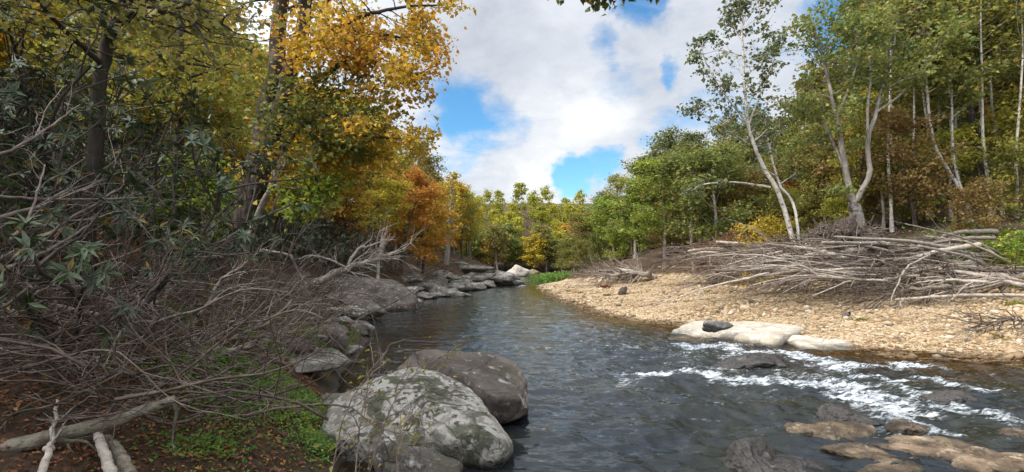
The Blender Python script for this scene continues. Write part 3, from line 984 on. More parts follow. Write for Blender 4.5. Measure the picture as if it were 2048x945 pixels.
# ------------------------------------------------------------------ plants
def walk(rg, p, d, L, n, wob, up=0.0, drift=None):
    p = np.asarray(p, float)
    d = nrm(d)
    pts = [p]
    st = L / n
    nz = rg.normal(0, wob, (n, 3))
    for i in range(n):
        d = d + nz[i]
        d[2] += up
        if drift is not None:
            d = d + drift
        d = d / math.sqrt(d @ d)
        p = p + d * st
        pts.append(p)
    return np.array(pts)


def pt_on(P, t):
    f = t * (len(P) - 1)
    i = min(int(f), len(P) - 2)
    return P[i] + (P[i + 1] - P[i]) * (f - i), nrm(P[i + 1] - P[i])


def dens(P, n):
    """smooth resampling of a control polyline"""
    P = np.asarray(P, float)
    t = np.linspace(0, len(P) - 1, n)
    out = []
    for u_ in t:
        i = min(int(u_), len(P) - 2)
        f = u_ - i
        p0, p1, p2, p3 = P[max(i - 1, 0)], P[i], P[i + 1], P[min(i + 2, len(P) - 1)]
        out.append(.5 * (2 * p1 + (p2 - p0) * f + (2 * p0 - 5 * p1 + 4 * p2 - p3) * f * f + (3 * p1 - p0 - 3 * p2 + p3) * f ** 3))
    return np.array(out)


def crown_on(rg, wood, P, r0, r1, t0, nb, Lb, elev=(.35, .9), prof=None, sub=4, up=.03, wob=.12, clumps=None, az0=None, azspread=None, twigs=True, droop=0.0):
    """branches with sub-branches along stem P; returns the places where leaves grow"""
    clumps = [] if clumps is None else clumps
    for i in range(nb):
        t = t0 + (1 - t0) * (i + rg.random()) / nb
        p, d = pt_on(P, min(t, .995))
        az = i * 2.399 + rg.uniform(-.5, .5) if az0 is None else az0 + rg.normal(0, azspread)
        el = rg.uniform(*elev)
        h = np.array([math.cos(az), math.sin(az), 0])
        dirn = nrm(h * math.cos(el) + d * math.sin(el))
        q = (t - t0) / (1 - t0)
        L = Lb * (prof(q) if prof else (math.sin(math.pi * min(.97, .18 + .75 * q)) ** .7)) * rg.uniform(.7, 1.2)
        rb = max(.012, (r0 + (r1 - r0) * t) * .42)
        B = walk(rg, p, dirn, L, 7, wob, up - droop)
        wood.tube(B, np.linspace(rb, .008, 8), 5, rg.random())
        for j in range(sub):
            s = .25 + .75 * (j + rg.random()) / sub
            p2, d2 = pt_on(B, min(s, .99))
            d3 = nrm(d2 * .8 + rg.normal(0, .6, 3) + [0, 0, .12 - droop])
            S = walk(rg, p2, d3, L * rg.uniform(.25, .48), 4, wob * 1.2, up * .5 - droop)
            if twigs:
                wood.tube(S, np.linspace(rb * .4, .005, 5), 3, rg.random())
            clumps += [S[2], S[3], S[4], (S[3] + S[4]) / 2]
        clumps.append(B[-1])
    return clumps


def leafage(rg, geo, clumps, n, size, asp=.7, spread=.45, flat=.6, upn=.7, droop=.35, per=None):
    C = np.array(clumps)
    k = rg.integers(0, len(C), n)
    cv = np.clip(.5 + .9 * fbm(C[:, 0] * .5, C[:, 1] * .5, C[:, 2] * .5, 2), 0, 1) * .7 + rg.random(len(C)) * .3
    pos = C[k] + rg.normal(0, spread, (n, 3)) * [1, 1, flat]
    al = rg.normal(0, 1, (n, 3))
    al[:, 2] = al[:, 2] * .5 - droop
    no = rg.normal(0, .7, (n, 3))
    no[:, 2] += upn
    geo.leaves(pos, al, no, size * np.clip(rg.lognormal(-.05, .33, n), .4, 1.9), asp, rg.random(n), cv[k])


def make_tree(seed, H, r, t0=.35, spread=.3, nb=24, leaf=.26, nl=6000, lean=(0, 0), elev=(.35, .9), sub=4, cl=.5, wob=.035, shape=None, sides=8, asp=.75, droop=0.0):
    rg = np.random.default_rng(seed)
    wood, lf = Geo(), Geo()
    n = 12
    P = walk(rg, (0, 0, -.4), (lean[0], lean[1], 1), H, n, wob, .02)
    t = np.linspace(0, 1, n + 1)
    Rr = r * (1 - t) ** .8 + .015
    Rr[0] *= 1.45
    wood.tube(P, Rr, sides, .5)
    c = crown_on(rg, wood, P, r, .02, t0, nb, H * spread, elev, shape, sub, clumps=[P[-1]], droop=droop)
    leafage(rg, lf, c, nl, leaf, asp, cl)
    return wood.mesh('trunk', M['bark_grey']), lf.mesh('crown', M['green'])


PROTO = {}
for i in range(3):
    PROTO['broad%d' % i] = make_tree(100 + i, 17, .24, .25, .27, 26, .3, 7500, cl=.55)
for i in range(3):
    PROTO['slender%d' % i] = make_tree(110 + i, 19, .17, .5, .17, 22, .28, 4200, cl=.5)
for i in range(2):
    PROTO['young%d' % i] = make_tree(120 + i, 8, .08, .15, .33, 22, .19, 4500, cl=.32)
for i in range(2):
    PROTO['under%d' % i] = make_tree(130 + i, 4.5, .05, .08, .42, 20, .15, 4200, cl=.25, elev=(.1, .7))
for i in range(3):
    PROTO['far%d' % i] = make_tree(140 + i, 20, .3, .22, .27, 22, .62, 3000, cl=.8, sides=5)
for i in range(2):
    PROTO['birch%d' % i] = make_tree(155 + i, 22, .1, .62, .15, 16, .27, 2000, cl=.5)
PROTO['conifer0'] = make_tree(150, 20, .22, .12, .2, 60, .34, 9000, cl=.3, elev=(-.15, .25), shape=lambda q: 1.05 - q, asp=.25, droop=.02)


def plant(kind, name, x, y, h, leafm, barkm, label, cat='tree', group=None, rz=None, z=None, tilt=(0, 0), sc=1.0):
    tr, cr = PROTO[kind]
    o = empty(name, (x, y, (hz(x, y) if z is None else z) - .05), (x * 7.3 + y * 3.1) % 6.28 if rz is None else rz, sc, label, cat, group)
    o.scale = (sc, sc, sc * h)
    if tilt != (0, 0):
        o.rotation_euler = (tilt[0], tilt[1], o.rotation_euler[2])
    link('trunk', tr, o, M[barkm])
    link('crown', cr, o, M[leafm])
    return o


CW = {'green': 'green', 'green_dk': 'dark green', 'green_grey': 'grey-green', 'lime': 'bright green', 'olive': 'olive', 'ygreen': 'yellow-green', 'yellow': 'yellow',
      'gold': 'golden', 'orange': 'orange', 'rust': 'rust-brown', 'red': 'red', 'rhodo': 'dark evergreen', 'needle': 'dark needled', 'maple': 'orange', 'maple_green': 'green'}
BW = {'bark_dark': 'dark', 'bark_brown': 'brown', 'bark_grey': 'grey', 'bark_pale': 'pale'}


def row(spec, where, group, name='broadleaf_tree', noun='tree', cat='tree'):
    """a row of trees; each is named by its colour and its place from left to right among those of that colour"""
    spec = sorted(spec, key=lambda s: to_px((s[1], s[2], 3))[0])
    tot, cnt = {}, {}
    for s in spec:
        tot[s[4]] = tot.get(s[4], 0) + 1
    for (kind, x, y, h, lm, bm, sc, tilt) in spec:
        cnt[lm] = cnt.get(lm, 0) + 1
        lb = '%s %s %s' % (CW[lm], noun, where) if tot[lm] == 1 else '%s %s %s from the left %s' % (ordinal(cnt[lm]), CW[lm], noun, where)
        plant(kind, name, x, y, h, lm, bm, lb, cat, group, sc=sc, tilt=tilt)


# ---- far bank
rg = np.random.default_rng(21)
spec = []
fx = np.linspace(-24, 34, 30)
for i, x in enumerate(fx):
    y = 168 + (i * 7 % 5) * 3.5 + rg.uniform(-1, 1)
    lm = ['ygreen', 'green', 'yellow', 'olive', 'ygreen', 'gold', 'green', 'lime', 'olive', 'ygreen', 'rust', 'green_grey'][(i * 5 + i // 7) % 12]
    spec.append(('far%d' % (i % 3), x + rg.uniform(-1, 1), y, rg.uniform(.42, .86), lm, ['bark_grey', 'bark_dark'][i % 2], rg.uniform(.7, 1.05), (0, 0)))
row(spec, 'on the far bank at the end of the river', 'trees on the far bank')


def forest(name, label, pts, kinds, mats_, seed):
    """a far wood that reads as one mass"""
    rg = np.random.default_rng(seed)
    me = {}
    o = None
    big = Geo()
    for (x, y, s) in pts:
        kk = kinds[rg.integers(0, len(kinds))]
        a = rg.uniform(0, 6.28)
        M_ = np.array([[math.cos(a), -math.sin(a), 0], [math.sin(a), math.cos(a), 0], [0, 0, 1]]) * s
        g = SIMPLE[kk]
        off = rg.uniform(-.35, .35)
        h = Geo()
        h.add(g, M_, (x, y, hz(x, y) - .5))
        h.tb = [np.clip(b + off, 0, 1) for b in h.tb]
        big.add(h)
    o = link(name, big.mesh(name, mats_))
    tag(o, label, 'forest', kind='stuff')


def simple(seed, H, spread, nl, leaf, t0=.2):
    rg = np.random.default_rng(seed)
    w, lf = Geo(), Geo()
    P = walk(rg, (0, 0, 0), (0, 0, 1), H, 8, .03, .02)
    w.tube(P, np.linspace(.2, .02, 9), 4, .5)
    c = crown_on(rg, w, P, .2, .02, t0, 16, H * spread, sub=3, clumps=[P[-1]], twigs=False)
    leafage(rg, lf, c, nl, leaf, .8, .8)
    return lf


SIMPLE = {i: simple(160 + i, 18, .24, 1500, .75) for i in range(4)}
rg = np.random.default_rng(33)
pts = [(x + rg.uniform(-2.5, 2.5), y + rg.uniform(-2, 2), rg.uniform(.55, .95)) for y in (190, 200, 212, 226, 242) for x in np.arange(-70, 110, 8)]
forest('forest', 'mixed green and yellow autumn wood on the hill behind the far bank', pts, [0, 1, 2, 3], M['ygreen'], 1)

# ---- right bank: forest on the slope
rg = np.random.default_rng(44)
pts = []
for _ in range(1500):
    x, y = rg.uniform(28, 150), rg.uniform(14, 98)
    d = sdist(BANK, np.array([x]), np.array([y]))[0]
    if d > 24 and all((x - a) ** 2 + (y - b) ** 2 > 22 for a, b, c in pts) and x < 1.6 * y + 12:
        pts.append((x, y, rg.uniform(.75, 1.1)))
forest('forest', 'olive green wood on the slope far behind the driftwood', pts[:260], [0, 1, 2, 3], M['olive'], 2)

spec = []
taken = []
rg = np.random.default_rng(45)
kinds_r = ['slender0', 'slender1', 'slender2', 'broad0', 'broad1', 'broad2']
for _ in range(3000):
    x, y = rg.uniform(10, 62), rg.uniform(26, 92)
    d = sdist(BANK, np.array([x]), np.array([y]))[0]
    px = to_px((x, y, 3))[0]
    if 4.5 < d < 24 and px < 2150 and all((x - a) ** 2 + (y - b) ** 2 > 17 for a, b in taken):
        taken.append((x, y))
        i = len(taken)
        if px > 1740:
            if d < 11:
                taken.pop()
                continue
            kd = kinds_r[i % 3]
            lm = ['green_dk', 'green', 'olive', 'green_dk', 'ygreen', 'olive'][i % 6]
            bm = ['bark_pale', 'bark_pale', 'bark_dark', 'bark_grey'][i % 4]
        else:
            kd = kinds_r[i % 6]
            lm = ['green', 'olive', 'green', 'green_dk', 'ygreen', 'green', 'olive'][i % 7]
            bm = ['bark_grey', 'bark_pale', 'bark_dark'][i % 3]
        lowr = .7 if 1330 < px < 1780 else (.62 if px <= 1330 else 1.0)
        spec.append((kd, x, y, rg.uniform(.85, 1.1), lm, bm, rg.uniform(.75, 1.0) * lowr, (rg.uniform(-.05, .05), rg.uniform(-.08, .02))))
row(spec[:62], 'in the wood behind the driftwood', 'trees in the right bank wood')

spec = []
for _ in range(900):
    x, y = rg.uniform(8, 50), rg.uniform(22, 80)
    d = sdist(BANK, np.array([x]), np.array([y]))[0]
    px = to_px((x, y, 3))[0]
    if 1.8 < d < 9 and px < 2090 and all((x - s[1]) ** 2 + (y - s[2]) ** 2 > 9 for s in spec):
        i = len(spec)
        spec.append((['under0', 'under1', 'young0', 'under1'][i % 4], x, y, rg.uniform(.7, 1.1), ['rust', 'olive', 'green', 'rust', 'ygreen', 'olive', 'rust'][i % 7] if px > 1330 else ['green', 'lime', 'olive'][i % 3], 'bark_dark', rg.uniform(.75, 1.1), (0, 0)))
row(spec[:42], 'at the wood edge above the driftwood', 'bushes along the right wood edge', 'bush', 'bush', 'bush')

spec = []
for _ in range(900):
    x, y = rg.uniform(14, 62), rg.uniform(24, 60)
    d = sdist(BANK, np.array([x]), np.array([y]))[0]
    px = to_px((x, y, 3))[0]
    if 8 < d < 22 and 1450 < px < 2120 and all((x - s[1]) ** 2 + (y - s[2]) ** 2 > 14 for s in spec):
        i = len(spec)
        spec.append((['young0', 'young1'][i % 2], x, y, rg.uniform(.7, 1.0), ['olive', 'ygreen', 'olive', 'green', 'green', 'green_dk'][i % 6], 'bark_dark', rg.uniform(.8, 1.15), (0, 0)))
row(spec[:26], 'under the tall white trunks', 'young trees on the right slope', 'broadleaf_tree', 'young tree')
spec = []
for i, (px, Y_) in enumerate([(1768, 36), (1786, 34), (1800, 38), (1832, 35), (1868, 37), (1906, 34.5), (1924, 37), (1985, 33.5), (2008, 36), (2038, 33), (1752, 40), (1893, 40)]):
    spec.append(('birch%d' % (i % 2), (px - 1024) / F * Y_, Y_, .8 + .05 * (i % 3), ['green_dk', 'olive'][i % 2], 'bark_pale', .9 + .06 * (i % 3), (0, -.03 + .02 * (i % 4))))
row(spec, 'with a tall white trunk above the driftwood', 'white trunked trees on the right slope', 'birch_tree')
# green riverside trees where the bar ends
spec = []
for i, (px, Y, h, lm, kd) in enumerate([(1390, 45, .8, 'green', 'broad0'), (1330, 50, .7, 'lime', 'broad1'), (1270, 58, .66, 'green', 'broad2'), (1230, 66, .55, 'lime', 'broad0'),
                                        (1190, 76, .55, 'olive', 'broad1'), (1440, 41, .75, 'green', 'broad1'), (1300, 60, .75, 'green', 'broad0'), (1150, 88, .5, 'olive', 'broad2'), (1215, 84, .5, 'ygreen', 'broad2'), (1360, 56, .85, 'green', 'broad2')]):
    x = (px - 1024) / F * Y
    spec.append((kd, x, Y, h, lm, 'bark_grey', .85, (0, -.08)))
row(spec, 'beside the river past the gravel bar', 'riverside trees past the gravel bar')
plant('under0', 'bush', *at(1520, 440, 33.5)[:2], .95, 'yellow', 'bark_dark', 'bright yellow bush behind the root mass on the right bank', 'bush', sc=1.05)
plant('under1', 'bush', *at(1440, 450, 38)[:2], .8, 'rust', 'bark_dark', 'rusty brown bush left of the bright yellow bush', 'bush', sc=1.1)
plant('young0', 'broadleaf_tree', *at(1625, 400, 44)[:2], .8, 'red', 'bark_dark', 'dark red small tree deep between the sycamore and the forked grey tree', 'tree')
plant('under0', 'bush', *at(2010, 470, 26)[:2], .7, 'lime', 'bark_dark', 'bright green bush hanging over the right end of the driftwood', 'bush', sc=.8)
plant('under1', 'bush', *at(2075, 500, 24)[:2], .75, 'lime', 'bark_dark', 'bright green bush at the right frame edge beside the driftwood', 'bush', sc=.9)


# ---- trees drawn stem by stem
def hero(name, label, stems, leafm, barkm, seed, nl, leaf, cl=.4, cat='tree', asp=.85, sides=10, extra=None, bumpy=.06, group=None):
    """stems: (control points, r0, r1, t0, branches, branch length, dict)"""
    rg = np.random.default_rng(seed)
    base = np.asarray(stems[0][0][0], float)
    o = empty(name, base, 0, 1, label, cat, group)
    wood, lf = Geo(), Geo()
    c = []
    for (pts, r0, r1, t0, nb, Lb, kw) in stems:
        P = dens(np.asarray(pts, float) - base, 22)
        P[1:-1] += rg.normal(0, r0 * .12, (20, 3))
        t = np.linspace(0, 1, 22)
        Rr = (r0 + (r1 - r0) * t)
        if kw.get('flare'):
            Rr = Rr * (1 + kw['flare'] * np.exp(-t * 14))
        ang = np.arange(sides) * 2 * math.pi / sides
        RR = Rr[:, None] * (1 + bumpy * pn(np.cos(ang)[None] * 1.6 + 3, np.sin(ang)[None] * 1.6, t[:, None] * 9 + seed))
        wood.tube(P, RR, sides, .5, cap=kw.get('cap', False))
        k2 = {a: b for a, b in kw.items() if a not in ('flare', 'cap')}
        if nb:
            crown_on(rg, wood, P, r0, r1, t0, nb, Lb, clumps=c, **k2)
    link('trunk', wood.mesh('trunk', M[barkm]), o)
    if nl:
        leafage(rg, lf, c, nl, leaf, asp, cl)
        link('crown', lf.mesh('crown', M[leafm]), o)
    return o, c, rg


# forked leaning maple on the left bank
Yt = 15.0
A = [at(478, 482, Yt), at(500, 400, Yt), at(522, 290, Yt), at(545, 170, Yt), at(560, 60, Yt), at(575, -70, Yt + .3), at(600, -200, Yt + .5)]
A[0][2] -= .3
B = [at(502, 440, Yt - .1), at(530, 330, Yt - .3), at(562, 210, Yt - .4), at(592, 110, Yt - .6), at(615, 10, Yt - .8), at(640, -120, Yt - 1), at(670, -240, Yt - 1)]
L1 = [B[3], at(650, 70, Yt - 1.2), at(720, 35, Yt - 1.8), at(800, 15, Yt - 2.2), at(880, 10, Yt - 2.6)]
L2 = [at(580, 150, Yt - .5), at(640, 95, Yt - 1.2), at(700, 80, Yt - 1.6), at(770, 70, Yt - 2), at(850, 90, Yt - 2.4)]
L3 = [at(570, 190, Yt - .5), at(650, 150, Yt - 1.4), at(715, 115, Yt - 2), at(790, 140, Yt - 2.6), at(850, 150, Yt - 3)]
L4 = [at(545, 270, Yt - .4), at(600, 200, Yt - 1.2), at(660, 140, Yt - 2), at(700, 110, Yt - 2.6)]
L5 = [at(540, 300, Yt), at(600, 285, Yt - .8), at(670, 270, Yt - 1.6), at(760, 275, Yt - 2.2), at(830, 280, Yt - 2.5)]
kwm = dict(elev=(-.1, .5), up=.01, wob=.16)
o, c, rgm = hero('maple_tree', 'forked dark trunked tree with orange leaves leaning over the left bank', [
    (A, .37, .14, .68, 9, 2.2, dict(elev=(-.1, .6), flare=.5)), (B, .29, .12, .6, 9, 2.4, dict(elev=(-.1, .6))),
    (L1, .085, .02, .25, 16, 1.5, kwm), (L2, .08, .02, .25, 16, 1.6, kwm), (L3, .075, .02, .3, 15, 1.5, kwm), (L4, .07, .02, .35, 9, 1.1, kwm), (L5, .05, .012, .35, 12, 1.2, kwm)],
    'maple', 'bark_brown', 77, 10500, .108, cl=.2, sides=14)
# lower greener spray of the same tree
lf = Geo()
w = Geo()
c2 = []
base = np.array(o.location)
for k_, (pts, nb, Lb) in enumerate([([at(545, 330, Yt - .3), at(600, 260, Yt - 1.2), at(660, 230, Yt - 2), at(730, 240, Yt - 2.6)], 16, 1.5), ([at(520, 360, Yt), at(570, 300, Yt - .8), at(640, 200, Yt - 1.4), at(690, 180, Yt - 1.8)], 14, 1.4),
                                    ([at(540, 280, Yt - .3), at(580, 230, Yt - 1.4), at(640, 280, Yt - 2.2), at(690, 290, Yt - 2.6)], 12, 1.2)]):
    P = dens(np.array(pts) - base, 12)
    w.tube(P, np.linspace(.05, .012, 12), 6, .4)
    crown_on(rgm, w, P, .05, .012, .3, nb, Lb, clumps=c2, elev=(-.1, .5), wob=.16)
leafage(rgm, lf, c2, 3600, .108, .85, .22)
br = link('limb', w.mesh('limb', M['bark_dark']), o)
x = link('foliage', lf.mesh('foliage', M['maple_green']), br)
br['label'] = 'lower limb still in green leaf'

# pale crooked dead stem against the forked tree
W_ = [at(500, 475, 14.2), at(525, 410, 14), at(545, 370, 13.9), at(556, 340, 13.8), at(580, 325, 13.7), at(612, 318, 13.6)]
hero('dead_tree', 'pale crooked bare stem leaning beside the forked orange tree', [(W_, .1, .035, .5, 6, .8, dict(elev=(0, .6))), ([W_[2], at(570, 375, 13.6), at(600, 378, 13.4)], .03, .01, .5, 3, .4, {})], None, 'dead_pale', 78, 0, 0, cat='dead tree')
hero('broadleaf_tree', 'slim yellow leaved tree right of the pale crooked stem', [([at(545, 480, 16), at(560, 420, 15.5), at(600, 370, 15), at(660, 330, 14.5), at(720, 310, 14)], .05, .012, .25, 22, 1.3, dict(elev=(-.1, .6)))], 'yellow', 'bark_dark', 79, 3800, .14, cl=.25)
hero('broadleaf_tree', 'low tree with broad lime leaves left of the forked trunk', [([at(395, 480, 16), at(400, 420, 16), at(398, 340, 16)], .05, .012, .1, 24, 1.5, dict(elev=(-.1, .4)))], 'lime', 'bark_dark', 80, 3600, .13, cl=.25)
hero('broadleaf_tree', 'small bright green leaved sapling between trunk and dark evergreens', [([at(590, 460, 14), at(610, 410, 13.8), at(650, 370, 13.6)], .03, .01, .3, 12, .8, dict(elev=(-.1, .5)))], 'lime', 'bark_dark', 81, 900, .13, cl=.2)

# dark tree top left
D = [at(170, 470, 8.6), at(190, 300, 8.6), at(205, 130, 8.6), at(225, 60, 8.5), at(250, 0, 8.4), at(280, -100, 8.3)]
D[0][2] = hz(D[0][0], D[0][1]) - .2
D1 = [D[3], at(270, 25, 8.2), at(330, 20, 8.0), at(390, 50, 7.8), at(420, 110, 7.6)]
D2 = [D[4], at(330, 2, 8.2), at(400, 15, 8), at(460, 60, 7.8)]
D3 = [D[2], at(150, 80, 8.0), at(100, 30, 7.4), at(60, -20, 7)]
hero('broadleaf_tree', 'near black trunked tree arching out at the top left', [(D, .13, .06, .6, 12, 2.2, dict(elev=(-.1, .6), flare=.3)), (D1, .07, .015, .2, 14, 1.1, kwm), (D2, .06, .015, .2, 12, 1.0, kwm), (D3, .05, .015, .2, 12, 1.0, kwm)],
     'olive', 'bark_dark', 82, 1400, .095, cl=.16)
D = [at(352, 480, 17), at(357, 350, 17), at(359, 200, 17), at(362, 60, 17), at(366, -80, 17)]
D[0][2] = hz(D[0][0], D[0][1]) - .2
hero('broadleaf_tree', 'upright dark trunk with layered yellow leaves behind the dark evergreens', [(D, .17, .1, .45, 26, 3.0, dict(elev=(-.2, .3), flare=.3)), ([D[2], at(310, 205, 16), at(270, 220, 15.5)], .06, .02, .3, 6, 1, kwm), ([D[2], at(400, 225, 16.5), at(440, 200, 16)], .06, .02, .3, 6, 1, kwm)],
     'ygreen', 'bark_dark', 83, 8000, .14, cl=.32)

# right bank: sycamore, forked grey tree, white forked tree
Y = 31.5
S = [at(1606, 468, Y), at(1562, 400, Y), at(1522, 325, Y - .2), at(1497, 250, Y - .3), at(1487, 150, Y - .5), at(1484, 55, Y - .6), at(1486, 30, Y - .6)]
S[0][2] = hz(S[0][0], S[0][1]) - .2
T2 = [at(1602, 462, Y), at(1590, 420, Y + .4), at(1560, 370, Y + .6), at(1540, 300, Y + .9), at(1530, 240, Y + 1.2)]
T2[0][2] = S[0][2]
hero('sycamore_tree', 'tall thin crowned tree with pale trunk leaning left over the driftwood', [
    (S, .16, .03, .42, 34, 2.8, dict(elev=(.15, .8), wob=.2, sub=5)), (T2, .1, .035, .5, 10, 2.0, {}),
    ([S[3], at(1520, 190, Y), at(1548, 120, Y + .2), at(1552, 85, Y + .3)], .06, .015, .3, 9, 1.4, dict(wob=.2)), ([S[3], at(1450, 190, Y - 1), at(1410, 120, Y - 1.3), at(1405, 80, Y - 1.5)], .06, .015, .2, 12, 1.3, dict(wob=.2)),
    ([at(1500, 290, Y), at(1440, 250, Y - 1.4), at(1385, 215, Y - 2)], .05, .012, .2, 10, 1.2, dict(wob=.2)), ([at(1540, 375, Y), at(1470, 365, Y - 1), at(1400, 370, Y - 2), at(1385, 378, Y - 2.2)], .07, .015, .5, 5, .8, {})],
    'green_grey', 'bark_pale', 90, 3900, .19, cl=.15, asp=.95)
Y = 31
G = [at(1722, 470, Y), at(1716, 440, Y), at(1707, 408, Y)]
G[0][2] = hz(G[0][0], G[0][1]) - .3
g1 = [G[2], at(1693, 350, Y), at(1682, 280, Y - .2), at(1672, 230, Y - .3), at(1655, 160, Y - .5), at(1640, 95, Y - .5), at(1625, 40, Y - .5)]
g2 = [G[2], at(1738, 350, Y - .2), at(1736, 280, Y - .3), at(1752, 225, Y - .3), at(1775, 140, Y - .2), at(1788, 90, Y), at(1795, 30, Y)]
g3 = [at(1690, 340, Y), at(1672, 300, Y + .5), at(1640, 240, Y + .8), at(1580, 215, Y + 1)]
g4 = [at(1737, 300, Y - .3), at(1735, 220, Y - .6), at(1742, 150, Y - .8), at(1735, 90, Y - .8), at(1740, 40, Y - .8)]
g5 = [at(1673, 235, Y - .3), at(1700, 170, Y - .6), at(1715, 110, Y - .8), at(1705, 50, Y - .8)]
g6 = [at(1752, 225, Y - .3), at(1800, 190, Y - .8), at(1850, 130, Y - 1), at(1890, 70, Y - 1.2)]
kg = dict(elev=(.1, .8), wob=.18, sub=5)
hero('broadleaf_tree', 'big forked grey tree with many bare limbs behind the root mass', [(G, .36, .28, 1, 0, 0, dict(flare=.5)), (g1, .19, .03, .45, 20, 2.6, kg), (g2, .17, .03, .5, 16, 2.4, kg), (g3, .1, .03, .3, 14, 2.4, kg), (g4, .09, .02, .4, 12, 1.9, kg), (g5, .09, .02, .3, 12, 1.9, kg), (g6, .08, .02, .3, 14, 2.0, kg),
     ([at(1706, 408, Y), at(1688, 392, Y - .4), at(1668, 380, Y - .8)], .07, .02, .5, 3, .7, {})], 'green', 'bark_grey', 91, 8800, .19, cl=.25)
Y = 33
Hh = [at(1942, 462, Y), at(1936, 420, Y), at(1926, 388, Y)]
Hh[0][2] = hz(Hh[0][0], Hh[0][1]) - .3
hero('birch_tree', 'pale forked trunk splitting low near the right frame edge', [(Hh, .19, .16, 1, 0, 0, dict(flare=.3)), ([Hh[2], at(1890, 330, Y), at(1866, 280, Y), at(1856, 200, Y), at(1848, 100, Y), at(1840, 0, Y)], .12, .04, .6, 14, 2.4, kg),
     ([Hh[2], at(1912, 340, Y + .2), at(1905, 280, Y + .2), at(1903, 180, Y + .2), at(1900, 60, Y + .2)], .1, .035, .6, 12, 2.2, kg)], 'green', 'bark_pale', 92, 6000, .22, cl=.3)
Y = 36
Hh = [at(1985, 400, Y), at(1968, 330, Y), at(1945, 240, Y), at(1920, 160, Y), at(1895, 80, Y), at(1880, 0, Y)]
Hh[0][2] = hz(Hh[0][0], Hh[0][1]) - .3
hero('broadleaf_tree', 'dark trunk leaning left among the pale trunks at right', [(Hh, .3, .1, .5, 18, 3.0, kg)], 'green_dk', 'bark_dark', 93, 6500, .22, cl=.3)

# ---- left hillside
rg = np.random.default_rng(51)
pts = []
for _ in range(2500):
    x, y = rg.uniform(-110, -24), rg.uniform(8, 150)
    d = sdist(LEFT, np.array([x]), np.array([y]))[0]
    if d > 20 and x > -1.5 * y - 12 and all((x - a) ** 2 + (y - b) ** 2 > 26 for a, b, c in pts):
        pts.append((x, y, rg.uniform(.75, 1.05)))
forest('forest', 'golden and olive autumn wood on the steep left hillside', pts[:230], [0, 1, 2, 3], M['gold'], 3)
spec = []
taken = []
for _ in range(4000):
    x, y = rg.uniform(-34, -4), rg.uniform(18, 120)
    d = sdist(LEFT, np.array([x]), np.array([y]))[0]
    px = to_px((x, y, 4))[0]
    if 7.0 < d < 20 and px > 150 and all((x - a) ** 2 + (y - b) ** 2 > 20 for a, b in taken):
        taken.append((x, y))
        i = len(taken)
        lm = ['gold', 'yellow', 'olive', 'gold', 'ygreen', 'orange', 'olive', 'yellow', 'green'][i % 9]
        if px < 430:
            lm = ['olive', 'ygreen', 'green_dk', 'olive', 'green', 'ygreen'][i % 6]
        kd = ['slender0', 'broad1', 'slender2', 'broad0', 'slender1', 'broad2'][i % 6]
        spec.append((kd, x, y, rg.uniform(.75, 1.0), lm, ['bark_dark', 'bark_grey', 'bark_dark'][i % 3], rg.uniform(.65, .85), (0, rg.uniform(0, .1))))
row(spec[:52], 'on the left hillside', 'trees on the left hillside')
plant('broad0', 'broadleaf_tree', *at(845, 470, 52)[:2], .66, 'gold', 'bark_dark', 'full golden orange tree at the river side before the dead spar', 'tree', sc=.72, tilt=(0, .1))
plant('broad2', 'broadleaf_tree', *at(800, 470, 46)[:2], .72, 'orange', 'bark_dark', 'deeper orange tree left of the full golden tree by the river', 'tree', sc=.75, tilt=(0, .06))
plant('slender1', 'birch_tree', *at(757, 480, 40)[:2], .6, 'yellow', 'bark_pale', 'thin white trunked tree left of the golden trees', 'tree', sc=.7)
for i, (x, y, lm) in enumerate([(-12.5, 1.0, 'green_dk'), (-13, -4.5, 'olive'), (-16.5, 5.0, 'green_dk')]):  # unseen trees added beyond the frame to shade the near left bank
    plant('broad%d' % (i % 3), 'broadleaf_tree', x, y, .75, lm, 'bark_dark', '%s unseen tree added outside the left edge for shade' % ['first dark green', 'low olive', 'second dark green', 'yellow-green', 'tall olive'][i], 'tree', 'unseen shade trees beside the left edge', sc=.85)
# bare spar
P0 = at(893, 515, 70)
P0[2] = hz(P0[0], P0[1]) - .3
hero('dead_tree', 'bare grey spar tree rising beyond the golden trees', [([P0, at(898, 460, 70), at(903, 400, 70), at(906, 345, 70)], .42, .04, .3, 40, 2.0, dict(elev=(-.2, .25), sub=2, prof=lambda q: 1.1 - q * .8))], 'gold', 'bark_grey', 95, 350, .35, cl=.3, cat='dead tree')


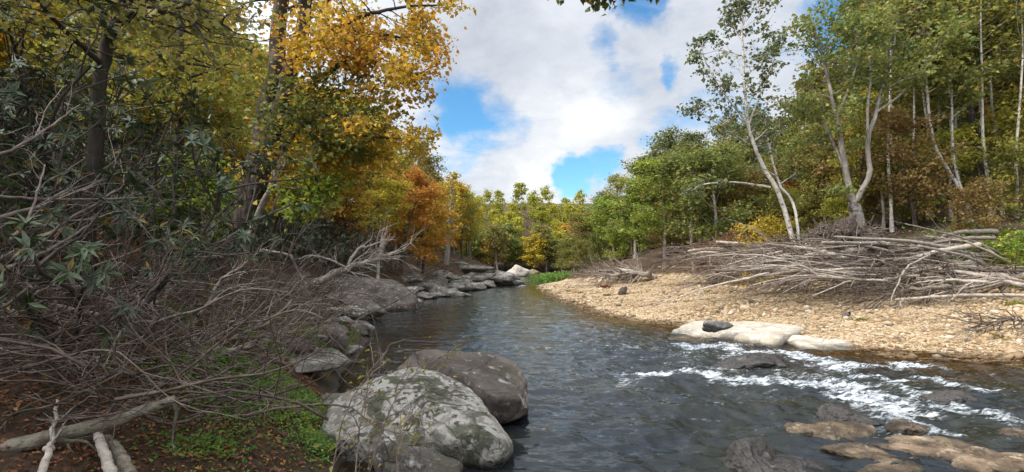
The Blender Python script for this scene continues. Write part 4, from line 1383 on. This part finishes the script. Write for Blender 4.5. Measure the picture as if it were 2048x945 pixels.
# ------------------------------------------------------------------ evergreen shrubs with long leaves
def rhodo(seed, H, Wd, n_st=9, leaf=.115, per=10, sub=7, ros=4):
    rg = np.random.default_rng(seed)
    w, lf = Geo(), Geo()
    tips = []
    for i in range(n_st):
        az = i * 2.4 + rg.uniform(-.4, .4)
        el = rg.uniform(.5, 1.3)
        S = walk(rg, (0, 0, -.1), (math.cos(az) * math.cos(el) * Wd, math.sin(az) * math.cos(el) * Wd, math.sin(el)), H * rg.uniform(.7, 1.1), 7, .16, .02)
        w.tube(S, np.linspace(.03, .012, 8), 5, rg.random())
        for j in range(sub):
            p, d = pt_on(S, .3 + .69 * (j + rg.random()) / sub)
            B = walk(rg, p, d + rg.normal(0, .7, 3), H * rg.uniform(.2, .42), 4, .2, .05)
            w.tube(B, np.linspace(.012, .005, 5), 4, rg.random())
            tips += [(B[-1], nrm(B[-1] - B[-2]))]
            for q in range(ros):
                p2, d2 = pt_on(B, rg.uniform(.3, .95))
                e = walk(rg, p2, d2 + rg.normal(0, .7, 3), H * .12, 2, .2, .05)
                w.tube(e, np.linspace(.006, .004, 3), 3, rg.random())
                tips.append((e[-1], nrm(e[-1] - e[-2])))
        tips.append((S[-1], nrm(S[-1] - S[-2])))
    C = np.array([t[0] for t in tips])
    D_ = np.array([t[1] for t in tips])
    k = np.repeat(np.arange(len(C)), per)
    n = len(k)
    rad = rg.normal(0, 1, (n, 3))
    d = D_[k]
    rad = nrm(rad - (rad * d).sum(1)[:, None] * d)
    al = rad + d * .35 + np.array([0, 0, -.25])
    no = d + rg.normal(0, .25, (n, 3)) + [0, 0, .5]
    lf.leaves(C[k], al, no, leaf * rg.uniform(.7, 1.2, n), .3, rg.random(n), np.clip(rg.random(len(C)), 0, 1)[k], fold=.05)
    return w.mesh('stem', M['bark_dark']), lf.mesh('foliage', M['rhodo'])


RH = [rhodo(200 + i, 2.6, 1.2) for i in range(4)]
rg = np.random.default_rng(61)
spots = []
for _ in range(6000):
    x, y = rg.uniform(-26, -4.5), rg.uniform(3.5, 46)
    d = sdist(LEFT, np.array([x]), np.array([y]))[0]
    px, py = to_px((x, y, hz(x, y) + 1))
    lim = (2.6 if px < 200 else 3.4) if y < 14 else 4.6
    if d < lim or d > 15 or px < -150:
        continue
    if 245 < px < 580 and y < 17 or y < 5.4:
        continue
    mind = 1.5 + .035 * y
    if all(math.hypot(x - a, y - b) > mind for a, b in spots):
        spots.append((x, y))
spots = spots[:86]
spots.sort(key=lambda s: to_px((s[0], s[1], 3))[0])
for i, (x, y) in enumerate(spots):
    px = to_px((x, y, 3))[0]
    o = empty('evergreen_shrub', (x, y, hz(x, y) - .05), rg.uniform(0, 6.28), rg.uniform(.85, 1.3) * (1 + .012 * y) * (1.25 if px < 200 and y < 13 else 1),
              '%s dark evergreen long leaved shrub from the left on the left bank' % ordinal(i + 1) if i < 50 else 'dark evergreen shrub on the rocky left bank slope beyond the forked tree', 'shrub', 'evergreen shrubs on the left bank')
    a, b = RH[i % 4]
    link('stem', a, o)
    link('foliage', b, o)


# ------------------------------------------------------------------ dead wood
def bough(rg, geo, P, r0, r1, n_sub, Ls, ang=.5, twig=3, wob=.2, sides=6, t0=.2, up=0.0, drift=None, n=18):
    """a crooked bare bough with side branches and twigs"""
    P = dens(P, n)
    P[1:-1] += rg.normal(0, r0 * .35, (n - 2, 3))
    geo.tube(P, np.linspace(r0, r1, n), sides, rg.random(), cap=True)
    for i in range(n_sub):
        t = t0 + (1 - t0) * (i + rg.random()) / n_sub
        p, d = pt_on(P, min(t, .99))
        L = Ls * rg.uniform(.4, 1.2)
        rb = max(.004, (r0 + (r1 - r0) * t) * rg.uniform(.3, .6))
        B = walk(rg, p, d + rg.normal(0, ang, 3) + [0, 0, up], L, 7, wob, 0, drift)
        geo.tube(B, np.linspace(rb, .003, 8), 4, rg.random())
        for j in range(twig):
            p2, d2 = pt_on(B, rg.uniform(.2, .95))
            C = walk(rg, p2, d2 + rg.normal(0, ang, 3), L * rg.uniform(.2, .5), 5, wob * 1.2, 0, drift)
            geo.tube(C, np.linspace(rb * .45, .0025, 6), 3, rg.random())


def dead(name, label, P, r0, r1, mat, seed, n_sub=8, Ls=.7, cat='branch', group=None, **kw):
    rg = np.random.default_rng(seed)
    P = np.asarray(P, float)
    base = P[0].copy()
    g, gb = Geo(), Geo()
    n = kw.pop('n', 18)
    Q = dens(P - base, n)
    wobm = kw.get('wob', .2)
    Q[1:-1] += rg.normal(0, r0 * (.1 if cat == 'log' else .25), (n - 2, 3))
    a = np.arange(8) * math.pi / 4
    RR = np.linspace(r0, r1, n)[:, None] * (1 + .12 * pn(np.cos(a)[None] * 1.5, np.sin(a)[None] * 1.5 + seed, np.linspace(0, 3, n)[:, None]))
    g.tube(Q, RR, 8, .6, cap=True)
    o = empty(name, base, 0, 1, label, cat, group)
    link('stem', g.mesh('stem', M[mat]), o)
    if n_sub:
        ang, twig, drift = kw.get('ang', .5), kw.get('twig', 3), kw.get('drift')
        t0 = kw.get('t0', .2)
        for i in range(n_sub):
            t = t0 + (1 - t0) * (i + rg.random()) / n_sub
            p, d = pt_on(Q, min(t, .99))
            L = Ls * rg.uniform(.4, 1.2)
            rb = max(.004, (r0 + (r1 - r0) * t) * rg.uniform(.3, .65))
            B = walk(rg, p, d + rg.normal(0, ang, 3) + [0, 0, kw.get('up', 0)], L, 8, wobm, 0, drift)
            gb.tube(B, np.linspace(rb, .003, 9), 5, rg.random())
            for j in range(twig):
                p2, d2 = pt_on(B, rg.uniform(.15, .95))
                C = walk(rg, p2, d2 + rg.normal(0, ang, 3), L * rg.uniform(.2, .55), 5, wobm * 1.2, 0, drift)
                gb.tube(C, np.linspace(rb * .5, .0025, 6), 3, rg.random())
        link('crown', gb.mesh('crown', M[kw.get('bmat', mat)]), o)
    return o


# --- left foreground tangle, bough by bough
dead('log', 'thick mossy log slanting across the lower left corner', [at(-60, 912, 4.3), at(120, 872, 4.5), at(240, 838, 4.7), at(350, 800, 5.0)], .075, .045, 'log_mossy', 301, 5, .5, 'log', twig=1)
dead('log', 'pale upright log end below the mossy log', [at(225, 960, 4.0), at(210, 910, 4.3), at(195, 868, 4.6)], .042, .036, 'dead_pale', 302, 0, 0, 'log')
dead('log', 'mottled short log beside the pale upright log end', [at(262, 955, 4.2), at(235, 905, 4.5), at(212, 880, 4.8)], .055, .05, 'log_mossy', 303, 0, 0, 'log')
dead('branch', 'forked pale branch end at the bottom left', [at(80, 960, 3.8), at(95, 905, 4.0), at(105, 880, 4.3), at(115, 800, 4.8)], .03, .012, 'dead_pale', 304, 3, .4)
dead('branch', 'long pale curving branch through the middle of the left tangle', [at(100, 612, 7), at(200, 632, 7), at(290, 668, 7.1), at(345, 697, 7.2), at(400, 690, 7.3), at(440, 668, 7.4)], .035, .012, 'dead_pale', 305, 14, .9)
dead('branch', 'pale kinked branch rising to the right above the tangle', [at(60, 578, 7.5), at(180, 572, 7.5), at(260, 590, 7.6), at(300, 607, 7.7), at(330, 595, 7.8), at(345, 550, 7.8), at(400, 512, 8)], .04, .012, 'dead_pale', 306, 12, .8)
dead('branch', 'grey bough lying under the pale kinked branch', [at(80, 585, 7.9), at(200, 590, 7.9), at(260, 618, 7.9), at(330, 640, 8)], .04, .012, 'dead_grey', 307, 12, .8)
dead('branch', 'pale upright forked branch before the foot of the forked tree', [at(385, 650, 8.6), at(420, 600, 8.7), at(440, 560, 8.8), at(480, 535, 8.9), at(515, 505, 9)], .035, .01, 'dead_pale', 308, 12, .9)
dead('branch', 'bundle of bleached boughs pointing right over the green weeds', [at(390, 735, 7.4), at(450, 705, 7.6), at(520, 685, 7.8), at(588, 648, 8)], .05, .015, 'dead_pale', 309, 16, 1.0, ang=.17, twig=3, bmat='dead_grey')
dead('branch', 'greyer bough beside the bundle over the weeds', [at(400, 720, 7.6), at(470, 675, 7.8), at(540, 645, 8.2), at(585, 600, 8.6)], .035, .012, 'dead_grey', 310, 14, .9, ang=.2, twig=3)
dead('branch', 'grey stick slanting down toward the green weeds', [at(410, 760, 6.8), at(450, 790, 6.7), at(490, 830, 6.6)], .015, .006, 'dead_pale', 311, 6, .4)
dead('branch', 'broken dark stem bent at its top standing above the shore', [at(700, 712, 9.5), at(650, 660, 9.6), at(618, 590, 9.8), at(582, 512, 10)], .014, .03, 'dead_dark', 312, 4, .5)
dead('branch', 'short pale top broken over from the dark bent stem', [at(582, 512, 10), at(555, 506, 10.1), at(525, 500, 10.3)], .03, .02, 'dead_pale', 313, 0, 0)
for i, (a, b, c_, r0) in enumerate([((0, 520, 5.2), (90, 470, 5.5), (230, 380, 6.2), .03), ((-30, 555, 5), (100, 500, 5.4), (190, 440, 5.8), .028), ((-20, 440, 5.2), (90, 410, 5.5), (240, 345, 6), .025),
                                    ((0, 640, 5.4), (120, 560, 5.8), (280, 500, 6.4), .022), ((-20, 320, 5.4), (60, 280, 5.6), (160, 210, 6), .02), ((-20, 390, 5), (110, 400, 5.4), (300, 395, 6.2), .02),
                                    ((20, 480, 4.8), (60, 430, 5), (90, 330, 5.4), .018), ((200, 470, 7), (240, 430, 7.1), (265, 385, 7.2), .02)]):
    dead('branch', ['long grey bough slanting up through the evergreens at far left', 'grey bough just under the long slanting one at far left', 'upper grey bough crossing dark leaves at left', 'thin grey bough rising from the left edge below the evergreens',
                    'slim grey bough high in the evergreens at left', 'level grey branch crossing the evergreens at left', 'upright slim grey branch near the left edge', 'short bare branch right of the evergreen shrubs'][i],
         [at(*a), at(*b), at(*c_)], r0, .006, 'dead_grey', 320 + i, 6, .8, group='bare boughs at the left edge', twig=2, wob=.16, ang=.35)


def dead_shrub(seed, n, L, spread, drift, r=.014):
    rg = np.random.default_rng(seed)
    g = Geo()
    for i in range(n):
        sd = 1 if rg.random() < .7 else -1
        d0 = nrm(np.array([sd * rg.uniform(.6, 1), rg.normal(0, .35), rg.uniform(-.05, .5)]))
        p = np.array([rg.normal(-.3 * sd, .4), rg.normal(0, .35), abs(rg.normal(.12, .15))])
        bough(rg, g, walk(rg, p, d0, L * rg.uniform(.5, 1.1), 6, .22), r * rg.uniform(.5, 1.3), .003, 5, L * .42, .38, 2, .2, 4, .2, n=12)
    return g


SH = []
for i in range(4):
    SH.append(dead_shrub(400 + i, 13, 1.5, .9, (.5, 0, .05), .011).mesh('dead_shrub', M['twig_dark' if i % 2 else 'twig_mid']))
for i in range(2):
    SH.append(dead_shrub(410 + i, 10, 1.5, .9, (.6, 0, -.1), .012).mesh('dead_shrub', M['dead_grey']))
rg = np.random.default_rng(71)
ds = []
for (px, py, Y) in [(60, 850, 4.6), (300, 740, 5.8), (420, 700, 7.2), (430, 850, 5.2), (250, 650, 6.6), (100, 700, 5.6), (480, 640, 9), (540, 560, 12), (600, 590, 13),
                    (400, 590, 9), (300, 560, 9.5), (180, 610, 7), (520, 500, 14), (600, 500, 16), (660, 520, 19), (30, 620, 5.4), (640, 560, 18), (700, 500, 24), (750, 515, 30), (800, 520, 38), (560, 700, 9.5),
                    (20, 760, 4.6), (380, 780, 5.8), (500, 590, 10.5), (450, 500, 14.5), (840, 520, 48), (880, 530, 58), (240, 720, 5.8)][::1]:
    P = at(px, py, Y)
    zz = hz(P[0], P[1])
    ds.append((P[0], P[1], max(zz, min(P[2], zz + .5)), 1 + .02 * Y))
ds.sort(key=lambda s: to_px(s[:3])[0])
for i, (x, y, z, s) in enumerate(ds):
    o = link('dead_shrub', SH[i % 6])
    o.location = (x, y, z - .05)
    o.rotation_euler = (0, rg.uniform(-.25, .1), rg.uniform(-.35, .35))
    o.scale = (s * rg.uniform(.8, 1.2),) * 3
    tag(o, '%s leafless brown shrub tangle from the left on the left bank' % ordinal(i + 1), 'dead shrub', 'bare shrub tangles on the left bank')

# fallen bleached tree over the long dark boulder
FT = [at(585, 582, 24), at(640, 560, 25.5), at(700, 535, 27), at(740, 522, 28), at(775, 510, 29)]
o = dead('fallen_tree', 'bleached fallen tree lying over the long dark boulder', FT, .22, .07, 'dead_pale', 350, 26, 2.6, 'fallen tree', ang=.4, twig=6, wob=.14, t0=.35)
dead('branch', 'bleached forked limb rising from the fallen tree', [at(695, 532, 27), at(715, 500, 27.5), at(745, 490, 28), at(775, 478, 28.5)], .09, .03, 'dead_pale', 351, 8, 1.4)
dead('branch', 'long bleached limb arching left of the fallen tree', [at(690, 535, 26.5), at(660, 520, 26), at(620, 512, 25.5), at(598, 520, 25)], .07, .03, 'dead_pale', 352, 6, 1.3)


# --- driftwood on the right
def drift_tree(label, root_, tip, r0, seed, nb=50, Lb=3.2, mat='dead_grey', bmat='twig', sag=.15, ang=.25, twig=4, flat=True, drift=None):
    rg = np.random.default_rng(seed)
    root_, tip = np.asarray(root_, float), np.asarray(tip, float)
    mid = (root_ + tip) / 2 + [0, 0, sag]
    base = root_
    o = empty('fallen_tree', base, 0, 1, label, 'fallen tree', 'dead trees in the driftwood pile')
    P = dens(np.array([root_, mid, tip]) - base, 18)
    P[1:-1] += rg.normal(0, r0 * .3, (16, 3))
    g, gb = Geo(), Geo()
    g.tube(P, np.linspace(r0, .03, 18), 8, .6, cap=True)
    ax = nrm(tip - root_)
    for i in range(nb):
        t = .12 + .85 * (i + rg.random()) / nb
        p, d = pt_on(P, min(t, .99))
        L = Lb * rg.uniform(.5, 1.15)
        rb = max(.024, r0 * (1 - t) * rg.uniform(.25, .75))
        s = nrm(ax + rg.normal(0, ang * 1.8, 3) + [0, 0, .05])
        B = walk(rg, p, s, L, 7, .1, -.015, drift)
        if flat:
            B[:, 2] = np.minimum(B[:, 2], p[2] + .1 + .45 * rg.random() + 0 * B[:, 2])
        B[:, 2] = np.maximum(B[:, 2], 0.02 + np.array([0] * 8) + (tip[2] - root_[2]) - .9)
        gb.tube(B, np.linspace(rb, .006, 8), 5, rg.random())
        for j in range(twig):
            p2, d2 = pt_on(B, rg.uniform(.1, .9))
            C = walk(rg, p2, d2 + rg.normal(0, ang * 1.5, 3), L * rg.uniform(.25, .6), 5, .12, -.01, drift)
            gb.tube(C, np.linspace(max(.006, rb * .4), .004, 6), 3, rg.random())
    link('stem', g.mesh('stem', M[mat]), o)
    link('crown', gb.mesh('crown', M[bmat]), o)
    return o


drift_tree('fan of brown brush sweeping left from the root mass', at(1730, 500, 27.5), at(1440, 532, 27), .2, 501, 70, 4.0, 'dead_pale')
drift_tree('middle brush fan with bleached stems on the gravel', at(1960, 525, 25), at(1580, 548, 24.6), .22, 502, 80, 4.2, 'dead_pale')
drift_tree('right brush fan spreading low over the gravel', at(2090, 555, 22.5), at(1740, 560, 22.6), .2, 503, 70, 3.4, 'dead_pale')
drift_tree('low thin brush trailing onto the gravel', at(1900, 575, 21.5), at(1735, 600, 21.3), .1, 504, 40, 2.0, 'dead_grey')
drift_tree('upper brush lying along the bank right of the root mass', at(2010, 490, 27), at(1760, 510, 28), .2, 505, 60, 3.2, 'dead_grey')
drift_tree('dark brush heap left of the main driftwood', at(1520, 500, 36), at(1320, 520, 41), .2, 506, 70, 4.5, 'dead_grey')
drift_tree('grey brush between the dark heap and the root mass', at(1640, 490, 30.5), at(1450, 520, 30), .18, 507, 60, 3.6, 'dead_pale')
drift_tree('flat twiggy brush at the right edge of the gravel', at(2080, 648, 16.8), at(1960, 650, 16.6), .05, 508, 26, 1.6, 'dead_grey')
drift_tree('small far brush with white limbs at the left end of the bar', at(1300, 548, 49), at(1190, 555, 53), .3, 509, 60, 3.6, 'dead_pale', bmat='dead_grey', ang=.42, flat=False)
drift_tree('second far brush stacked on the small one at the left end of the bar', at(1285, 538, 52), at(1170, 548, 56), .25, 511, 60, 3.6, 'dead_grey', bmat='twig', ang=.4, flat=False)
drift_tree('deep brush low behind the middle fan', at(1880, 545, 25.5), at(1620, 545, 26.5), .15, 510, 60, 3.6, 'dead_grey')

# root mass
rg = np.random.default_rng(520)
C0 = at(1690, 478, 28.5)
o = empty('root_mass', C0, 0, 1, 'dark matted root mass on top of the driftwood pile', 'root mass')
V, T, c = rock_geo(521, (1.9, 1.1, .8), sub=5, rough=.4)
g = Geo()
g.raw(V, T, np.full(len(T), .3), np.full(len(T), .5))
link('soil', g.mesh('soil', M['dead_dark']), o)
g = Geo()
for i in range(700):
    d = nrm(rg.normal(0, 1, 3)) * [1, 1, .9]
    p = d * [1.9, 1.1, .8] * rg.uniform(.7, 1.1)
    B = walk(rg, p, d + rg.normal(0, .8, 3), rg.uniform(.4, 1.3), 6, .35, -.06)
    g.tube(B, np.linspace(rg.uniform(.01, .04), .005, 7), 4, rg.random())
link('crown', g.mesh('crown', M['twig']), o)

logs = [  # px,py,Y -> px,py,Y, radius, label
    ((1312, 556, 49.5), (1240, 540, 51), .33, 'pale log lying on the gravel below the far brush'),
    ((1540, 500, 33), (1432, 484, 34), .17, 'pale log sticking out left of the root mass'),
    ((1450, 500, 33.5), (1375, 503, 35), .14, 'pale log lying level over the dark brush heap'),
    ((1440, 507, 33), (1385, 508, 34), .12, 'short pale log just under the level one'),
    ((1695, 520, 26), (1590, 495, 27), .17, 'straight pale log crossing below the root mass'),
    ((1960, 490, 24.5), (1815, 520, 24.5), .16, 'thick pale log rising to the right in the upper pile'),
    ((1995, 464, 26), (1885, 472, 26.5), .17, 'thick grey log on top of the pile at right'),
    ((1990, 476, 25.5), (1860, 488, 26), .13, 'second grey log under the top log at right'),
    ((2080, 580, 20.5), (1850, 535, 23), .12, 'long pale pole reaching to the right frame edge'),
    ((2070, 592, 20.3), (1790, 600, 21), .09, 'low pale pole along the foot of the pile'),
    ((2048, 566, 21), (1950, 548, 22), .14, 'short grey log at the right end of the pile'),
    ((1700, 565, 23.5), (1570, 560, 24), .1, 'grey pole in front of the middle fan'),
]
for i, (a, b, r, lb) in enumerate(logs):
    P, Q = at(*a), at(*b)
    dead('log', lb, [P, (P + Q) / 2 + [0, 0, .1], Q], r * .85, r * .5, 'dead_grey' if 'grey' in lb else 'dead_pale', 540 + i, 3, 1.0, 'log', 'logs in the driftwood', ang=.3, twig=1, bmat='dead_pale')
rg = np.random.default_rng(555)
for i in range(22):
    px, py = rg.uniform(1640, 2060), rg.uniform(478, 556)
    Y = 28.5 - (py - 478) / 78 * 5.5
    P = at(px, py, Y)
    Q = P + nrm(np.array([-1, rg.normal(.0, .4), rg.normal(-.03, .12)])) * rg.uniform(4.5, 9)
    r = rg.uniform(.06, .13)
    dead('log', 'grey-brown pole lying lengthwise in the driftwood pile', [P, P * .6 + Q * .4 + [0, 0, rg.uniform(0, .3)], Q], r, r * .4, ['dead_grey', 'dead_grey', 'dead_pale'][i % 3], 900 + i, 6, 1.3, 'log', 'poles along the driftwood pile', ang=.3, twig=2, bmat='dead_grey')
# single bleached branches lying over the pile
rg = np.random.default_rng(560)
k = 0
for i in range(64):
    px = rg.uniform(1470, 2030)
    py = rg.uniform(500, 575)
    Y = 27.5 - (py - 500) / 65 * 6 + rg.uniform(-.4, .2)
    P = at(px + 60, py - 8, Y + .3)
    Ln = rg.uniform(2.0, 6.0)
    d = nrm(np.array([-1, rg.normal(0, .25), rg.normal(-.1, .16)]))
    Q = P + d * Ln
    mid = (P + Q) / 2 + [0, 0, rg.uniform(.05, .35)]
    dead('branch', 'thin weathered branch lying across the driftwood pile', [P, mid, Q], rg.uniform(.03, .075), .015, ['dead_pale', 'dead_grey', 'dead_pale'][i % 3], 570 + i, 5, 1.3, 'branch', 'weathered branches across the driftwood pile', ang=.25, twig=2, n=10)
dead('branch', 'curving bleached branch hanging down the front of the pile', [at(1860, 510, 23), at(1815, 535, 22), at(1795, 570, 21), at(1780, 605, 20.4)], .05, .015, 'dead_pale', 610, 5, .9)
dead('branch', 'pale branches poking up beside the yellow bush', [at(1545, 490, 32), at(1510, 460, 32), at(1480, 448, 32)], .05, .015, 'dead_pale', 611, 6, 1.2)
for i, (px, py, s) in enumerate([(1245, 590, .35), (1690, 637, .16)]):
    P = on_ground(px, py)
    dead('stump', ['short dark stump standing on the gravel bar', 'tiny dark wood scrap on the gravel below the brush'][i], [P - [0, 0, .1], P + [.05, 0, s * .5], P + [.12, 0, s]], s * .9, s * .75, 'dead_dark', 620 + i, 3, .3, 'stump', n=6)

# ------------------------------------------------------------------ undergrowth and litter on the left bank (beyond counting)
rg = np.random.default_rng(81)
N = 110000
x, y = rg.uniform(-11, -1, N), rg.uniform(2, 22, N)
z, dl, dr, db, df = land(x, y)
k = (dl > .35) & (dl < 7) & (rg.random(N) < np.clip(11 / y, 0, 1))
x, y, z = x[k][:34000], y[k][:34000], z[k][:34000]
n = len(x)
g = Geo()
al = rg.normal(0, 1, (n, 3)) * [1, 1, .25]
no = rg.normal(0, .4, (n, 3)) + [0, 0, 1]
g.leaves(np.stack([x, y, z + rg.uniform(.005, .04, n)], 1), al, no, rg.uniform(.035, .075, n), .6, rg.random(n), rg.random(n))
tag(link('leaf_litter', g.mesh('leaf_litter', M['litter'])), 'brown and rust fallen leaves covering the left bank', 'leaf litter', kind='stuff')

g = Geo()
for (px, py, rad, n, hgt) in [(505, 800, 1.0, 7000, .38), (450, 760, .7, 3600, .42), (560, 770, .6, 2200, .25), (650, 730, .45, 1500, .22), (620, 690, .7, 1500, .2), (540, 700, .7, 1400, .2), (690, 700, .4, 700, .2), (680, 690, .9, 1300, .25), (670, 660, 1.0, 1100, .3), (420, 900, .5, 700, .12), (330, 640, .6, 900, .3),
                              (590, 830, .6, 900, .18), (700, 910, .4, 900, .25), (560, 640, 1.2, 1200, .3), (640, 905, .35, 600, .2), (830, 905, .25, 350, .2)]:
    P = on_ground(px, py)
    x, y = P[0] + rg.normal(0, rad * .5, n), P[1] + rg.normal(0, rad * .6, n)
    z, dl = land(x, y)[:2]
    k = dl > .1
    x, y, z = x[k], y[k], z[k]
    n = len(x)
    hh = rg.random(n) * hgt * (1.1 - np.clip(np.hypot(x - P[0], y - P[1]) / rad / 1.6, 0, 1))
    al = rg.normal(0, 1, (n, 3)) * [1, 1, .4]
    no = rg.normal(0, .5, (n, 3)) + [0, 0, 1]
    g.leaves(np.stack([x, y, z + hh], 1), al, no, rg.uniform(.03, .075, n), .5, rg.random(n), np.clip(.5 + fbm(x * 1.5, y * 1.5, 3, 2), 0, 1))
tag(link('ground_cover', g.mesh('ground_cover', M['cover'])), 'low green weeds growing on the left bank', 'weeds', kind='stuff')

# undergrowth on the right bank top, grasses by the far end of the bar
g = Geo()
for (px, py, Y, rad, n, hgt, sz) in [(1770, 470, 29.5, 2.2, 2600, .8, .16), (1880, 468, 28.5, 2.4, 2600, .7, .16), (1960, 455, 28, 2.0, 2200, .9, .16), (1130, 545, 98, 5, 2600, 2.0, .5), (1100, 548, 104, 3, 1500, 1.8, .5)]:
    P = at(px, py, Y)
    x, y = P[0] + rg.normal(0, rad * .6, n), P[1] + rg.normal(0, rad * .5, n)
    z = land(x, y)[0]
    al = rg.normal(0, 1, (n, 3)) * [1, 1, .6] + [0, 0, .3]
    no = rg.normal(0, .6, (n, 3)) + [0, 0, 1]
    g.leaves(np.stack([x, y, z + rg.random(n) * hgt], 1), al, no, sz * rg.uniform(.6, 1.3, n), .5, rg.random(n), rg.random(n))
tag(link('undergrowth', g.mesh('undergrowth', M['cover'])), 'fresh green undergrowth along the right bank', 'undergrowth', kind='stuff')

# small weeds on the gravel bar
for i, (px, py, r, lm, lb) in enumerate([(1138, 584, .5, 'olive', 'low olive weed tuft leftmost on the gravel bar'), (1163, 587, .45, 'green_dk', 'dark green weed tuft second from the left on the gravel'), (1212, 577, .9, 'red', 'low rusty red weed patch on the gravel below the far brush'),
                                         (1216, 592, .4, 'green_dk', 'dark green weed tuft beside the short stump'), (1415, 584, .35, 'lime', 'small bright weed tuft in the middle of the gravel bar'), (1545, 668, .22, 'olive', 'dark mossy weed clump between the two pale slabs'),
                                         (1720, 642, .35, 'olive', 'brownish weed tuft below the right brush'), (1985, 675, .35, 'olive', 'dry weed tuft on the gravel near the right edge'), (2030, 612, .5, 'olive', 'olive weed clump at the right end under the poles')]):
    P = on_ground(px, py)
    rgw = np.random.default_rng(680 + i)
    n = 160
    g = Geo()
    xy = rgw.normal(0, r * .35, (n, 2))
    al = rgw.normal(0, .6, (n, 3)) + [0, 0, .7]
    g.leaves(np.column_stack([xy, np.full(n, -.02)]), al, rgw.normal(0, 1, (n, 3)), r * .4 * rgw.uniform(.5, 1.2, n), .16, rgw.random(n), rgw.random(n))
    o = link('weed_tuft', g.mesh('weed_tuft', M[lm]))
    o.location = P + [0, 0, .02 if i != 5 else .12]
    tag(o, lb, 'weed')

# thin bare saplings in front of the big boulder
for i, (a, b, c_, lb) in enumerate([((640, 945, 4.6), (690, 830, 4.7), (775, 700, 5.0), 'thin bare sapling rising leftmost before the big boulder'), ((690, 950, 4.5), (790, 800, 4.7), (920, 690, 5.2), 'thin bare sapling arching right across the big boulder'),
                                    ((700, 945, 4.4), (720, 850, 4.5), (745, 760, 4.6), 'short bare sapling in the middle before the big boulder'), ((780, 950, 4.3), (800, 900, 4.4), (835, 830, 4.5), 'pale twiggy sapling at the foot of the big boulder')]):
    P = [at(*a), at(*b), at(*c_)]
    P[0][2] = min(P[0][2], hz(P[0][0], P[0][1]) - .02)
    o = dead('sapling', lb, P, .009, .003, 'twig', 640 + i, 12, .4, 'sapling', 'saplings before the big boulder', twig=2)
    lf = Geo()
    rgl = np.random.default_rng(650 + i)
    Q = dens(np.array(P) - P[0], 30)[8:]
    leafage(rgl, lf, list(Q), 45, .055, .4, .1)
    link('foliage', lf.mesh('foliage', M['olive']), o)

# oak beside the viewer whose twig tips hang into the picture
oak = [np.array([-2.6, -2.2, hz(-2.6, -2.2) - .2]), np.array([-2.4, -1.6, 3.4]), np.array([-1.9, -.4, 6.0]), np.array([-.9, 2.0, 7.0]), at(1040, -75, 5.2), at(1130, -45, 5.6), at(1210, -52, 5.8), at(1330, -38, 6.0)]
hero('oak_tree', 'oak twig tips hanging into the top of the sky', [(oak, .16, .012, .72, 26, .38, dict(elev=(-.6, .3), up=-.03))], 'green_dk', 'bark_dark', 660, 800, .085, cl=.06)
